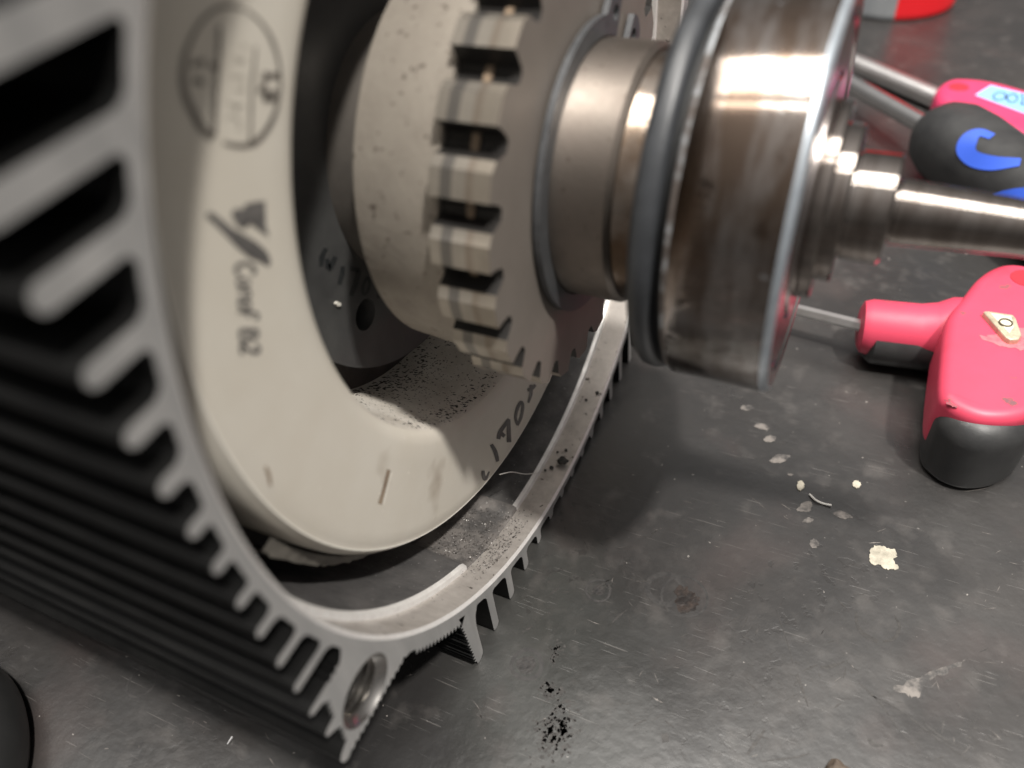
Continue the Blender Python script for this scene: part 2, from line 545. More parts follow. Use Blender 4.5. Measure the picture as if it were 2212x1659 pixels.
MARKS = {
    'logo': [[(-45.85,38.81),(-46.19,38.98),(-46.68,39.23),(-47.22,39.49),(-47.74,39.7),(-48.2,39.86),(-48.66,39.98),(-49.14,40.06),(-49.65,40.09),(-50.19,40.05),(-50.76,39.97),(-51.32,39.85),(-51.87,39.7),(-52.41,39.51),(-52.94,39.28),(-53.45,39.03),(-53.92,38.77),(-54.35,38.49),(-54.75,38.2),(-55.14,37.9),(-55.49,37.59),(-55.81,37.26),(-56.11,36.92),(-56.38,36.56),(-56.59,36.2),(-56.77,35.83),(-56.91,35.46),(-57.01,35.07),(-57.09,34.68),(-57.12,34.26),(-57.11,33.84),(-57.08,33.41),(-57.04,33.0),(-57.0,32.57),(-56.95,32.13),(-56.89,31.68),(-56.78,31.23),(-56.59,30.77),(-56.34,30.33),(-56.11,29.97),(-55.97,29.72),(-54.97,29.99),(-55.15,30.24),(-55.4,30.58),(-55.64,30.95),(-55.82,31.3),(-55.94,31.66),(-56.02,32.06),(-56.07,32.49),(-56.11,32.91),(-56.16,33.33),(-56.19,33.73),(-56.2,34.12),(-56.18,34.5),(-56.13,34.85),(-56.05,35.2),(-55.93,35.54),(-55.78,35.88),(-55.59,36.23),(-55.39,36.58),(-55.15,36.92),(-54.88,37.25),(-54.59,37.57),(-54.27,37.88),(-53.91,38.18),(-53.51,38.45),(-53.07,38.7),(-52.59,38.95),(-52.08,39.17),(-51.58,39.36),(-51.07,39.51),(-50.55,39.62),(-50.03,39.7),(-49.56,39.74),(-49.13,39.72),(-48.73,39.66),(-48.33,39.56),(-47.9,39.43),(-47.42,39.25),(-46.89,39.01),(-46.4,38.77),(-46.05,38.61)],[(-54.65,28.7),(-54.37,28.48),(-53.95,28.15),(-53.47,27.8),(-52.99,27.48),(-52.5,27.22),(-52.0,27.0),(-51.57,26.82),(-51.27,26.69),(-51.1,27.25),(-51.41,27.35),(-51.84,27.5),(-52.3,27.68),(-52.72,27.88),(-53.14,28.14),(-53.61,28.47),(-54.03,28.78),(-54.33,28.99)],[(-51.1,26.57),(-50.86,26.56),(-50.5,26.54),(-50.05,26.53),(-49.58,26.56),(-49.11,26.65),(-48.61,26.77),(-48.1,26.93),(-47.59,27.14),(-47.08,27.4),(-46.57,27.71),(-46.08,28.04),(-45.65,28.37),(-45.29,28.69),(-44.98,29.01),(-44.7,29.34),(-44.44,29.71),(-44.16,30.1),(-43.91,30.52),(-43.68,30.97),(-43.49,31.44),(-43.34,31.92),(-43.21,32.42),(-43.12,32.94),(-43.07,33.46),(-43.05,33.98),(-43.08,34.52),(-43.17,35.05),(-43.32,35.56),(-43.53,36.06),(-43.79,36.53),(-44.08,36.98),(-44.37,37.38),(-44.7,37.76),(-45.06,38.12),(-45.39,38.42),(-45.61,38.62),(-45.82,38.54),(-45.62,38.33),(-45.32,38.03),(-45.0,37.68),(-44.71,37.31),(-44.45,36.92),(-44.2,36.49),(-43.98,36.04),(-43.82,35.57),(-43.71,35.09),(-43.65,34.59),(-43.6,34.07),(-43.58,33.56),(-43.59,33.05),(-43.64,32.54),(-43.72,32.04),(-43.86,31.57),(-44.06,31.12),(-44.29,30.7),(-44.55,30.29),(-44.83,29.91),(-45.11,29.57),(-45.41,29.28),(-45.74,29.0),(-46.12,28.72),(-46.57,28.42),(-47.07,28.13),(-47.58,27.86),(-48.08,27.65),(-48.56,27.49),(-49.05,27.37),(-49.51,27.29),(-49.93,27.25),(-50.31,27.24),(-50.69,27.28),(-51.02,27.33),(-51.27,27.36)],[(-49.95,38.55),(-50.23,38.11),(-50.62,37.48),(-51.07,36.79),(-51.5,36.15),(-51.92,35.6),(-52.35,35.07),(-52.78,34.55),(-53.18,34.04),(-53.52,33.55),(-53.81,33.08),(-54.1,32.61),(-54.39,32.15),(-54.71,31.62),(-55.05,31.06),(-55.35,30.56),(-55.56,30.21),(-55.0,29.91),(-54.76,30.26),(-54.43,30.75),(-54.06,31.3),(-53.72,31.82),(-53.42,32.29),(-53.14,32.75),(-52.84,33.22),(-52.51,33.71),(-52.15,34.23),(-51.75,34.76),(-51.33,35.32),(-50.93,35.9),(-50.52,36.56),(-50.1,37.28),(-49.73,37.92),(-49.48,38.37)],[(-46.09,35.17),(-46.31,34.88),(-46.63,34.47),(-46.99,33.99),(-47.34,33.52),(-47.68,33.07),(-48.03,32.59),(-48.38,32.09),(-48.72,31.6),(-49.03,31.11),(-49.34,30.62),(-49.65,30.12),(-49.96,29.58),(-50.32,28.94),(-50.71,28.23),(-51.06,27.59),(-51.3,27.14),(-50.85,26.91),(-50.61,27.37),(-50.28,28.02),(-49.9,28.74),(-49.56,29.38),(-49.24,29.92),(-48.94,30.43),(-48.63,30.92),(-48.32,31.41),(-47.99,31.91),(-47.65,32.4),(-47.32,32.89),(-46.99,33.36),(-46.66,33.84),(-46.33,34.33),(-46.04,34.76),(-45.84,35.06)],[(-46.37,32.3),(-46.2,32.16),(-45.93,31.95),(-45.59,31.71),(-45.2,31.49),(-44.76,31.36),(-44.33,31.28),(-43.96,31.23),(-43.71,31.19),(-43.73,31.64),(-43.99,31.7),(-44.34,31.77),(-44.69,31.86),(-44.96,31.96),(-45.21,32.08),(-45.51,32.26),(-45.79,32.44),(-45.99,32.57)],[(-46.22,32.28),(-46.35,32.14),(-46.53,31.94),(-46.73,31.74),(-46.89,31.6),(-47.0,31.51),(-47.14,31.45),(-47.27,31.39),(-47.37,31.35),(-47.01,30.92),(-46.9,30.94),(-46.71,30.97),(-46.49,31.04),(-46.26,31.16),(-46.08,31.37),(-45.9,31.6),(-45.75,31.83),(-45.65,31.98)],[(-47.78,31.23),(-47.62,31.07),(-47.37,30.84),(-47.06,30.57),(-46.7,30.32),(-46.27,30.14),(-45.83,29.99),(-45.44,29.88),(-45.17,29.81),(-45.07,30.23),(-45.33,30.33),(-45.7,30.46),(-46.07,30.6),(-46.36,30.74),(-46.62,30.9),(-46.9,31.11),(-47.16,31.32),(-47.35,31.46)],[(-47.11,30.69),(-47.13,30.54),(-47.14,30.32),(-47.08,30.09),(-47.02,29.92),(-46.39,29.83),(-46.37,29.98),(-46.36,30.21),(-46.43,30.44),(-46.48,30.6)],[(-45.23,30.09),(-45.41,30.05),(-45.63,29.98),(-45.86,29.94),(-46.03,29.95),(-46.28,30.0),(-46.65,30.13),(-47.02,30.27),(-47.28,30.37),(-47.46,29.98),(-47.21,29.86),(-46.84,29.68),(-46.39,29.5),(-45.94,29.37),(-45.52,29.39),(-45.2,29.48),(-44.97,29.59),(-44.82,29.65)],[(-54.54,36.36),(-54.34,36.36),(-54.07,36.36),(-53.81,36.36),(-53.67,36.34),(-53.65,36.34),(-53.57,36.3),(-53.47,36.23),(-53.38,36.17),(-52.9,36.5),(-52.97,36.56),(-53.1,36.67),(-53.31,36.81),(-53.63,36.92),(-53.96,36.92),(-54.27,36.87),(-54.54,36.82),(-54.71,36.78)],[(-55.18,35.13),(-55.03,35.1),(-54.82,35.06),(-54.67,35.01),(-54.73,35.03),(-54.8,35.13),(-54.79,35.06),(-54.8,34.93),(-54.8,34.84),(-54.1,34.67),(-54.07,34.76),(-54.02,34.9),(-54.01,35.11),(-54.18,35.41),(-54.55,35.55),(-54.83,35.57),(-55.06,35.57),(-55.21,35.56)],[(-52.65,36.02),(-52.68,35.88),(-52.69,35.67),(-52.61,35.46),(-52.55,35.31),(-51.83,35.29),(-51.83,35.44),(-51.85,35.65),(-51.96,35.86),(-52.05,36.01)],[(-53.01,34.41),(-53.06,34.33),(-53.1,34.22),(-53.06,34.09),(-53.01,34.01),(-52.28,33.95),(-52.26,34.03),(-52.25,34.15),(-52.33,34.28),(-52.4,34.36)],[(-47.84,35.83),(-47.73,35.76),(-47.56,35.65),(-47.38,35.57),(-47.26,35.51),(-47.11,35.66),(-47.22,35.73),(-47.39,35.83),(-47.57,35.92),(-47.7,35.98)],[(-49.25,35.14),(-49.01,35.02),(-48.67,34.84),(-48.3,34.68),(-48.05,34.57),(-47.93,34.73),(-48.17,34.86),(-48.52,35.03),(-48.88,35.2),(-49.13,35.3)],[(-49.14,34.72),(-48.96,34.66),(-48.69,34.57),(-48.42,34.5),(-48.23,34.45),(-48.17,34.64),(-48.36,34.7),(-48.63,34.79),(-48.9,34.86),(-49.09,34.91)],[(-50.56,33.76),(-50.25,33.66),(-49.8,33.52),(-49.36,33.36),(-49.13,33.25),(-49.13,33.22),(-49.19,33.12),(-49.32,33.0),(-49.4,32.91),(-49.16,32.76),(-49.06,32.84),(-48.91,32.97),(-48.8,33.14),(-48.9,33.39),(-49.26,33.56),(-49.73,33.72),(-50.19,33.86),(-50.5,33.95)],[(-50.76,32.67),(-50.56,32.55),(-50.25,32.36),(-49.92,32.18),(-49.61,32.06),(-49.37,32.16),(-49.33,32.33),(-49.33,32.49),(-49.33,32.59),(-49.62,32.65),(-49.63,32.55),(-49.64,32.41),(-49.67,32.32),(-49.65,32.32),(-49.8,32.37),(-50.1,32.53),(-50.41,32.71),(-50.62,32.83)],[(-52.24,31.95),(-52.17,31.88),(-52.06,31.77),(-51.91,31.64),(-51.73,31.5),(-51.49,31.33),(-51.19,31.14),(-50.9,30.96),(-50.7,30.84),(-50.55,30.99),(-50.74,31.12),(-51.02,31.3),(-51.31,31.5),(-51.54,31.66),(-51.71,31.78),(-51.85,31.89),(-51.96,31.99),(-52.05,32.06)],[(-51.6,30.96),(-51.37,30.92),(-51.02,30.88),(-50.68,30.85),(-50.44,30.83),(-50.48,31.05),(-50.72,31.08),(-51.06,31.13),(-51.4,31.16),(-51.63,31.17)],[(-52.99,30.59),(-52.83,30.59),(-52.61,30.59),(-52.39,30.56),(-52.23,30.51),(-52.07,30.4),(-51.89,30.23),(-51.75,30.04),(-51.66,29.88),(-51.65,29.74),(-51.68,29.58),(-51.75,29.43),(-51.82,29.34),(-51.86,29.32),(-51.94,29.33),(-52.06,29.35),(-52.15,29.36),(-52.15,29.15),(-52.06,29.13),(-51.92,29.1),(-51.73,29.08),(-51.57,29.15),(-51.45,29.28),(-51.36,29.46),(-51.31,29.66),(-51.33,29.88),(-51.46,30.11),(-51.65,30.33),(-51.87,30.54),(-52.11,30.7),(-52.39,30.79),(-52.66,30.81),(-52.89,30.81),(-53.05,30.81)]],
    'scribble': [[(-60.08,23.72),(-59.96,23.46),(-59.78,23.09),(-59.58,22.66),(-59.39,22.25),(-59.23,21.85),(-59.06,21.42),(-58.88,20.97),(-58.69,20.52),(-58.54,20.07),(-58.38,19.63),(-58.21,19.19),(-58.04,18.73),(-57.81,18.26),(-57.57,17.77),(-57.32,17.28),(-57.08,16.8),(-56.73,16.34),(-56.38,15.91),(-56.08,15.54),(-55.86,15.25),(-55.61,14.97),(-55.38,14.64),(-55.17,14.31),(-54.97,14.06),(-54.49,13.97),(-54.37,14.16),(-54.28,14.47),(-54.23,14.88),(-54.27,15.37),(-54.47,15.89),(-54.7,16.39),(-54.93,16.86),(-55.14,17.31),(-55.45,17.75),(-55.77,18.22),(-56.07,18.67),(-56.37,19.11),(-56.67,19.52),(-56.96,19.92),(-57.25,20.32),(-57.53,20.71),(-57.76,21.13),(-57.99,21.57),(-58.22,22.0),(-58.45,22.43),(-58.7,22.86),(-58.96,23.28),(-59.2,23.65),(-59.36,23.9)],[(-54.8,21.99),(-53.39,21.43),(-52.0,20.76),(-52.49,19.64),(-53.15,18.19),(-53.21,16.92),(-53.79,17.73),(-54.54,18.92),(-55.04,19.79),(-56.03,19.71),(-56.75,20.44),(-56.96,21.4),(-57.02,22.11),(-56.27,22.32),(-55.61,21.86),(-55.13,21.71)]],
    'conf': [[(-57.38,14.37),(-57.25,14.38),(-57.05,14.4),(-56.82,14.45),(-56.63,14.6),(-56.57,14.83),(-56.59,15.08),(-56.67,15.34),(-56.78,15.59),(-56.95,15.84),(-57.16,16.09),(-57.4,16.32),(-57.66,16.52),(-57.93,16.69),(-58.23,16.84),(-58.54,16.95),(-58.82,17.01),(-59.08,16.98),(-59.29,16.89),(-59.45,16.74),(-59.55,16.53),(-59.56,16.26),(-59.49,15.98),(-59.42,15.74),(-59.37,15.58),(-58.85,15.55),(-58.9,15.72),(-58.96,15.94),(-59.0,16.14),(-58.99,16.26),(-58.95,16.32),(-58.87,16.39),(-58.77,16.44),(-58.67,16.45),(-58.52,16.42),(-58.31,16.35),(-58.08,16.24),(-57.88,16.11),(-57.7,15.98),(-57.51,15.81),(-57.36,15.63),(-57.24,15.47),(-57.16,15.32),(-57.11,15.16),(-57.1,15.02),(-57.1,14.96),(-57.15,14.93),(-57.3,14.9),(-57.48,14.89),(-57.61,14.87)],[(-58.92,13.88),(-58.86,13.85),(-58.75,13.82),(-58.62,13.79),(-58.49,13.78),(-58.38,13.79),(-58.29,13.83),(-58.21,13.88),(-58.15,13.96),(-58.12,14.06),(-58.11,14.16),(-58.12,14.28),(-58.15,14.39),(-58.2,14.51),(-58.27,14.63),(-58.35,14.75),(-58.44,14.86),(-58.54,14.96),(-58.65,15.06),(-58.77,15.16),(-58.89,15.24),(-59.01,15.31),(-59.14,15.37),(-59.26,15.42),(-59.39,15.45),(-59.5,15.46),(-59.61,15.46),(-59.72,15.44),(-59.81,15.4),(-59.88,15.34),(-59.93,15.26),(-59.96,15.17),(-59.97,15.06),(-59.96,14.95),(-59.92,14.84),(-59.87,14.72),(-59.81,14.61),(-59.73,14.5),(-59.63,14.39),(-59.53,14.28),(-59.42,14.18),(-59.29,14.09),(-59.16,14.0),(-59.05,13.94),(-58.97,13.9),(-58.87,14.22),(-58.95,14.26),(-59.05,14.32),(-59.15,14.39),(-59.24,14.45),(-59.3,14.51),(-59.37,14.59),(-59.43,14.66),(-59.48,14.73),(-59.51,14.79),(-59.54,14.85),(-59.55,14.91),(-59.56,14.94),(-59.55,14.97),(-59.54,14.99),(-59.53,15.01),(-59.51,15.02),(-59.49,15.03),(-59.44,15.04),(-59.39,15.04),(-59.34,15.03),(-59.27,15.01),(-59.19,14.98),(-59.11,14.94),(-59.03,14.89),(-58.95,14.84),(-58.87,14.78),(-58.79,14.71),(-58.73,14.64),(-58.67,14.58),(-58.62,14.5),(-58.58,14.44),(-58.55,14.38),(-58.54,14.34),(-58.53,14.29),(-58.53,14.26),(-58.54,14.23),(-58.55,14.22),(-58.57,14.2),(-58.6,14.18),(-58.63,14.18),(-58.69,14.18),(-58.78,14.2),(-58.87,14.23),(-58.94,14.25)],[(-60.18,14.31),(-59.89,14.08),(-59.46,13.74),(-59.01,13.43),(-58.69,13.21),(-58.54,13.5),(-58.84,13.74),(-59.28,14.07),(-59.72,14.38),(-60.03,14.59)],[(-59.23,13.6),(-59.16,13.49),(-59.05,13.34),(-58.96,13.21),(-58.94,13.15),(-58.96,13.11),(-59.01,13.03),(-59.08,12.96),(-59.13,12.94),(-59.16,12.94),(-59.22,12.96),(-59.34,13.02),(-59.49,13.11),(-59.71,13.25),(-59.98,13.44),(-60.23,13.62),(-60.41,13.75),(-60.56,13.46),(-60.39,13.33),(-60.13,13.14),(-59.86,12.93),(-59.62,12.77),(-59.43,12.65),(-59.27,12.56),(-59.09,12.5),(-58.9,12.49),(-58.74,12.57),(-58.62,12.69),(-58.54,12.85),(-58.52,13.05),(-58.6,13.28),(-58.74,13.48),(-58.86,13.64),(-58.94,13.75)],[(-59.94,11.61),(-59.87,11.59),(-59.76,11.55),(-59.63,11.51),(-59.5,11.5),(-59.39,11.51),(-59.3,11.55),(-59.22,11.6),(-59.16,11.68),(-59.13,11.78),(-59.12,11.89),(-59.13,12.01),(-59.16,12.13),(-59.21,12.25),(-59.28,12.37),(-59.36,12.49),(-59.45,12.61),(-59.55,12.72),(-59.66,12.83),(-59.77,12.92),(-59.89,13.01),(-60.01,13.09),(-60.14,13.15),(-60.27,13.2),(-60.39,13.24),(-60.5,13.25),(-60.62,13.25),(-60.72,13.24),(-60.81,13.2),(-60.89,13.13),(-60.94,13.05),(-60.97,12.96),(-60.98,12.85),(-60.96,12.73),(-60.93,12.61),(-60.88,12.49),(-60.82,12.38),(-60.74,12.26),(-60.65,12.15),(-60.55,12.04),(-60.44,11.93),(-60.31,11.83),(-60.18,11.74),(-60.06,11.68),(-59.99,11.63),(-59.88,11.96),(-59.96,12.01),(-60.06,12.07),(-60.16,12.14),(-60.25,12.2),(-60.31,12.27),(-60.38,12.35),(-60.44,12.43),(-60.49,12.5),(-60.52,12.56),(-60.55,12.62),(-60.56,12.68),(-60.56,12.72),(-60.56,12.74),(-60.55,12.77),(-60.53,12.79),(-60.52,12.8),(-60.49,12.81),(-60.45,12.81),(-60.4,12.81),(-60.34,12.8),(-60.28,12.78),(-60.2,12.75),(-60.11,12.71),(-60.04,12.66),(-59.96,12.6),(-59.87,12.54),(-59.8,12.46),(-59.73,12.39),(-59.68,12.33),(-59.63,12.25),(-59.58,12.18),(-59.56,12.12),(-59.55,12.08),(-59.54,12.03),(-59.54,11.99),(-59.55,11.97),(-59.56,11.95),(-59.58,11.93),(-59.61,11.92),(-59.64,11.91),(-59.7,11.92),(-59.79,11.94),(-59.88,11.97),(-59.95,11.99)],[(-61.33,12.08),(-61.02,11.84),(-60.56,11.48),(-60.08,11.09),(-59.72,10.78),(-59.49,10.56),(-59.34,10.39),(-59.26,10.27),(-59.21,10.17),(-59.19,10.1),(-59.19,10.04),(-59.22,9.97),(-59.23,9.94),(-59.27,9.93),(-59.37,9.94),(-59.49,9.96),(-59.59,9.98),(-59.52,9.57),(-59.43,9.55),(-59.28,9.51),(-59.1,9.48),(-58.93,9.52),(-58.82,9.63),(-58.75,9.78),(-58.73,9.98),(-58.78,10.2),(-58.9,10.41),(-59.05,10.61),(-59.25,10.82),(-59.51,11.07),(-59.9,11.4),(-60.39,11.78),(-60.86,12.13),(-61.17,12.37)],[(-60.07,11.7),(-60.17,11.53),(-60.3,11.28),(-60.4,11.0),(-60.47,10.81),(-60.1,10.54),(-60.01,10.72),(-59.87,10.97),(-59.77,11.25),(-59.7,11.44)],[(-62.13,10.0),(-61.69,9.64),(-61.02,9.11),(-60.35,8.58),(-59.88,8.2),(-59.66,8.65),(-60.13,9.01),(-60.81,9.54),(-61.48,10.05),(-61.93,10.4)],[(-60.02,8.64),(-60.1,8.52),(-60.21,8.35),(-60.33,8.2),(-60.42,8.12),(-60.47,8.11),(-60.54,8.13),(-60.6,8.16),(-60.66,8.2),(-60.74,8.27),(-60.83,8.38),(-60.9,8.5),(-60.93,8.57),(-60.92,8.68),(-60.85,8.84),(-60.77,9.01),(-60.72,9.14),(-61.14,9.47),(-61.2,9.35),(-61.29,9.17),(-61.38,8.96),(-61.41,8.71),(-61.34,8.43),(-61.2,8.19),(-61.05,7.98),(-60.87,7.81),(-60.68,7.68),(-60.48,7.6),(-60.27,7.57),(-60.07,7.63),(-59.92,7.77),(-59.78,7.97),(-59.68,8.15),(-59.6,8.28)],[(-61.3,8.98),(-61.4,8.9),(-61.54,8.79),(-61.67,8.71),(-61.73,8.69),(-61.78,8.72),(-61.89,8.81),(-62.0,8.92),(-62.06,9.0),(-62.08,9.06),(-62.09,9.16),(-62.09,9.3),(-62.07,9.43),(-62.02,9.57),(-61.94,9.73),(-61.85,9.88),(-61.78,9.98),(-62.2,10.35),(-62.27,10.25),(-62.37,10.1),(-62.48,9.92),(-62.55,9.73),(-62.59,9.54),(-62.61,9.34),(-62.59,9.11),(-62.5,8.85),(-62.33,8.62),(-62.12,8.41),(-61.88,8.24),(-61.6,8.14),(-61.35,8.19),(-61.16,8.32),(-61.02,8.45),(-60.93,8.53)],[(-61.16,7.05),(-61.08,6.92),(-60.96,6.76),(-60.87,6.62),(-60.85,6.57),(-60.86,6.53),(-60.91,6.44),(-60.97,6.38),(-61.01,6.36),(-61.04,6.37),(-61.12,6.41),(-61.22,6.48),(-61.32,6.58),(-61.45,6.73),(-61.6,6.96),(-61.76,7.22),(-61.9,7.47),(-62.05,7.79),(-62.2,8.18),(-62.37,8.55),(-62.77,8.88),(-63.04,8.66),(-63.18,8.3),(-63.29,7.93),(-63.36,7.68),(-62.91,7.37),(-62.83,7.62),(-62.72,7.99),(-62.61,8.29),(-62.62,8.35),(-62.76,8.39),(-62.64,8.12),(-62.49,7.72),(-62.33,7.36),(-62.16,7.05),(-61.99,6.77),(-61.81,6.49),(-61.62,6.25),(-61.41,6.06),(-61.19,5.92),(-60.98,5.83),(-60.76,5.81),(-60.59,5.89),(-60.47,6.03),(-60.39,6.21),(-60.37,6.45),(-60.47,6.72),(-60.62,6.95),(-60.75,7.13),(-60.84,7.25)]],
    'n170': [[(-17.09,-58.07),(-16.93,-58.66),(-16.68,-59.51),(-16.43,-60.45),(-16.26,-61.29),(-16.09,-62.24),(-15.96,-63.31),(-15.87,-64.3),(-15.78,-65.01),(-14.35,-66.34),(-14.37,-65.69),(-14.4,-64.73),(-14.47,-63.64),(-14.61,-62.59),(-14.93,-61.46),(-15.32,-60.35),(-15.69,-59.4),(-15.94,-58.75)],[(-12.65,-60.92),(-12.48,-60.69),(-12.26,-60.37),(-11.96,-60.08),(-11.56,-59.91),(-10.95,-59.88),(-10.12,-59.96),(-9.26,-60.08),(-8.56,-60.17),(-8.07,-60.22),(-7.72,-60.26),(-7.45,-60.29),(-7.27,-60.3),(-8.21,-58.7),(-8.42,-58.65),(-8.71,-58.57),(-9.11,-58.49),(-9.61,-58.4),(-10.32,-58.28),(-11.21,-58.12),(-12.1,-58.0),(-12.85,-57.99),(-13.37,-58.21),(-13.73,-58.56),(-13.97,-58.9),(-14.13,-59.12)],[(-8.64,-58.59),(-8.82,-59.01),(-9.06,-59.65),(-9.32,-60.39),(-9.56,-61.15),(-9.74,-62.04),(-9.93,-63.02),(-10.09,-63.92),(-10.21,-64.54),(-8.23,-66.6),(-8.15,-65.92),(-8.03,-64.97),(-7.89,-63.93),(-7.75,-63.01),(-7.63,-62.14),(-7.48,-61.27),(-7.36,-60.51),(-7.29,-59.96)],[(-12.91,-59.04),(-12.58,-59.61),(-12.09,-60.45),(-11.6,-61.29),(-11.25,-61.88),(-10.15,-62.12),(-10.45,-61.54),(-10.89,-60.7),(-11.33,-59.87),(-11.62,-59.3)],[(-4.05,-64.92),(-4.13,-64.41),(-4.26,-63.69),(-4.35,-62.95),(-4.31,-62.38),(-4.11,-61.94),(-3.78,-61.53),(-3.38,-61.2),(-2.96,-60.97),(-2.52,-60.78),(-2.01,-60.67),(-1.56,-60.66),(-1.48,-60.64),(-1.86,-60.25),(-1.81,-60.45),(-1.76,-60.88),(-1.81,-61.34),(-2.01,-61.85),(-2.35,-62.41),(-2.78,-62.94),(-3.22,-63.34),(-3.68,-63.63),(-4.24,-63.82),(-4.76,-63.95),(-5.12,-64.06),(-4.19,-65.4),(-3.77,-65.38),(-3.15,-65.35),(-2.48,-65.24),(-1.87,-65.01),(-1.39,-64.57),(-0.93,-64.01),(-0.56,-63.39),(-0.34,-62.79),(-0.31,-62.13),(-0.45,-61.4),(-0.81,-60.57),(-1.76,-59.49),(-2.5,-59.16),(-3.11,-59.12),(-3.71,-59.19),(-4.23,-59.36),(-4.65,-59.66),(-5.05,-60.06),(-5.37,-60.55),(-5.57,-61.13),(-5.58,-61.88),(-5.45,-62.74),(-5.27,-63.51),(-5.15,-64.05)],[(2.1,-60.35),(2.5,-60.66),(3.12,-61.12),(3.84,-61.64),(4.57,-62.09),(5.22,-62.35),(5.81,-62.5),(6.28,-62.59),(6.6,-62.64),(5.66,-61.13),(5.28,-60.99),(4.78,-60.81),(4.24,-60.6),(3.78,-60.37),(3.33,-60.12),(2.75,-59.73),(2.19,-59.34),(1.79,-59.07)],[(3.18,-59.15),(3.11,-59.61),(3.03,-60.28),(2.9,-60.97),(2.69,-61.51),(2.38,-61.96),(1.92,-62.37),(1.47,-62.71),(1.18,-62.97),(2.1,-64.1),(2.51,-63.98),(3.09,-63.78),(3.7,-63.49),(4.2,-63.1),(4.45,-62.46),(4.59,-61.71),(4.67,-61.02),(4.73,-60.56)],[(-21.89,-60.95),(-21.98,-61.25),(-22.1,-61.72),(-22.2,-62.28),(-22.21,-62.88),(-22.0,-63.6),(-21.66,-64.38),(-21.03,-65.36),(-20.18,-66.04),(-19.73,-65.91),(-19.33,-65.57),(-18.98,-65.19),(-18.77,-64.9),(-19.37,-64.02),(-19.73,-64.09),(-20.21,-64.24),(-20.7,-64.34),(-20.98,-64.26),(-20.7,-64.46),(-20.56,-64.62),(-20.61,-64.43),(-20.65,-64.19),(-20.72,-63.77),(-20.73,-63.19),(-20.71,-62.62),(-20.71,-62.21)]],
    'w170': [[(-27.99,-4.59),(-28.32,-4.7),(-28.78,-4.87),(-29.28,-5.08),(-29.72,-5.33),(-29.98,-5.69),(-30.17,-6.08),(-30.3,-6.42),(-30.38,-6.66),(-29.48,-7.28),(-29.34,-7.08),(-29.17,-6.79),(-28.96,-6.49),(-28.72,-6.27),(-28.42,-6.03),(-28.0,-5.79),(-27.58,-5.57),(-27.3,-5.41)],[(-28.63,-6.46),(-28.78,-6.79),(-29.0,-7.32),(-29.15,-7.91),(-28.42,-9.06),(-27.5,-9.05),(-26.83,-8.73),(-26.19,-8.36),(-25.77,-8.11),(-26.5,-7.25),(-27.01,-7.4),(-27.71,-7.65),(-28.36,-7.83),(-28.32,-7.89),(-27.81,-8.44),(-27.8,-7.98),(-27.72,-7.41),(-27.68,-7.0)],[(-25.6,-9.93),(-25.75,-10.13),(-25.96,-10.42),(-26.21,-10.73),(-26.46,-11.01),(-26.76,-11.3),(-27.12,-11.61),(-27.45,-11.89),(-27.68,-12.09),(-26.85,-12.95),(-26.6,-12.77),(-26.23,-12.51),(-25.84,-12.2),(-25.49,-11.9),(-25.22,-11.56),(-24.98,-11.21),(-24.79,-10.89),(-24.66,-10.67)],[(-23.83,-12.12),(-23.4,-12.51),(-22.76,-13.09),(-22.12,-13.67),(-21.68,-14.08),(-21.1,-13.51),(-21.55,-13.11),(-22.19,-12.53),(-22.83,-11.95),(-23.26,-11.56)],[(-22.24,-13.07),(-22.53,-13.35),(-22.95,-13.75),(-23.42,-14.19),(-23.9,-14.57),(-24.39,-14.95),(-24.95,-15.33),(-25.47,-15.66),(-25.83,-15.91),(-25.0,-16.86),(-24.59,-16.68),(-24.01,-16.39),(-23.37,-16.06),(-22.79,-15.72),(-22.28,-15.3),(-21.78,-14.85),(-21.35,-14.44),(-21.06,-14.16)],[(-20.24,-15.83),(-20.57,-15.93),(-21.05,-16.07),(-21.56,-16.26),(-21.98,-16.51),(-22.28,-16.86),(-22.51,-17.29),(-22.65,-17.72),(-22.64,-18.16),(-22.22,-18.69),(-21.73,-18.94),(-21.25,-19.04),(-20.83,-19.02),(-20.45,-18.85),(-20.09,-18.58),(-19.78,-18.24),(-19.55,-17.87),(-19.48,-17.44),(-19.51,-16.97),(-19.59,-16.57),(-19.63,-16.3),(-20.35,-16.03),(-20.31,-16.3),(-20.24,-16.68),(-20.21,-17.06),(-20.27,-17.38),(-20.45,-17.66),(-20.73,-17.96),(-21.04,-18.2),(-21.32,-18.33),(-21.58,-18.34),(-21.87,-18.28),(-22.02,-18.22),(-21.96,-18.32),(-21.94,-18.15),(-21.82,-17.79),(-21.61,-17.41),(-21.37,-17.12),(-21.01,-16.91),(-20.54,-16.73),(-20.06,-16.59),(-19.73,-16.49)],[(-18.66,-20.99),(-18.8,-21.04),(-18.99,-21.11),(-19.19,-21.18),(-19.32,-21.23),(-18.54,-22.21),(-18.41,-22.16),(-18.21,-22.09),(-18.01,-22.02),(-17.88,-21.97)]],
    'scratch': [[(-47.4,-31.04),(-47.8,-31.42),(-48.37,-31.97),(-49.0,-32.56),(-49.59,-33.1),(-50.19,-33.56),(-50.81,-34.02),(-51.36,-34.42),(-51.74,-34.69),(-50.99,-35.95),(-50.63,-35.62),(-50.11,-35.17),(-49.51,-34.65),(-48.94,-34.13),(-48.32,-33.61),(-47.66,-33.03),(-47.07,-32.51),(-46.65,-32.15)]],
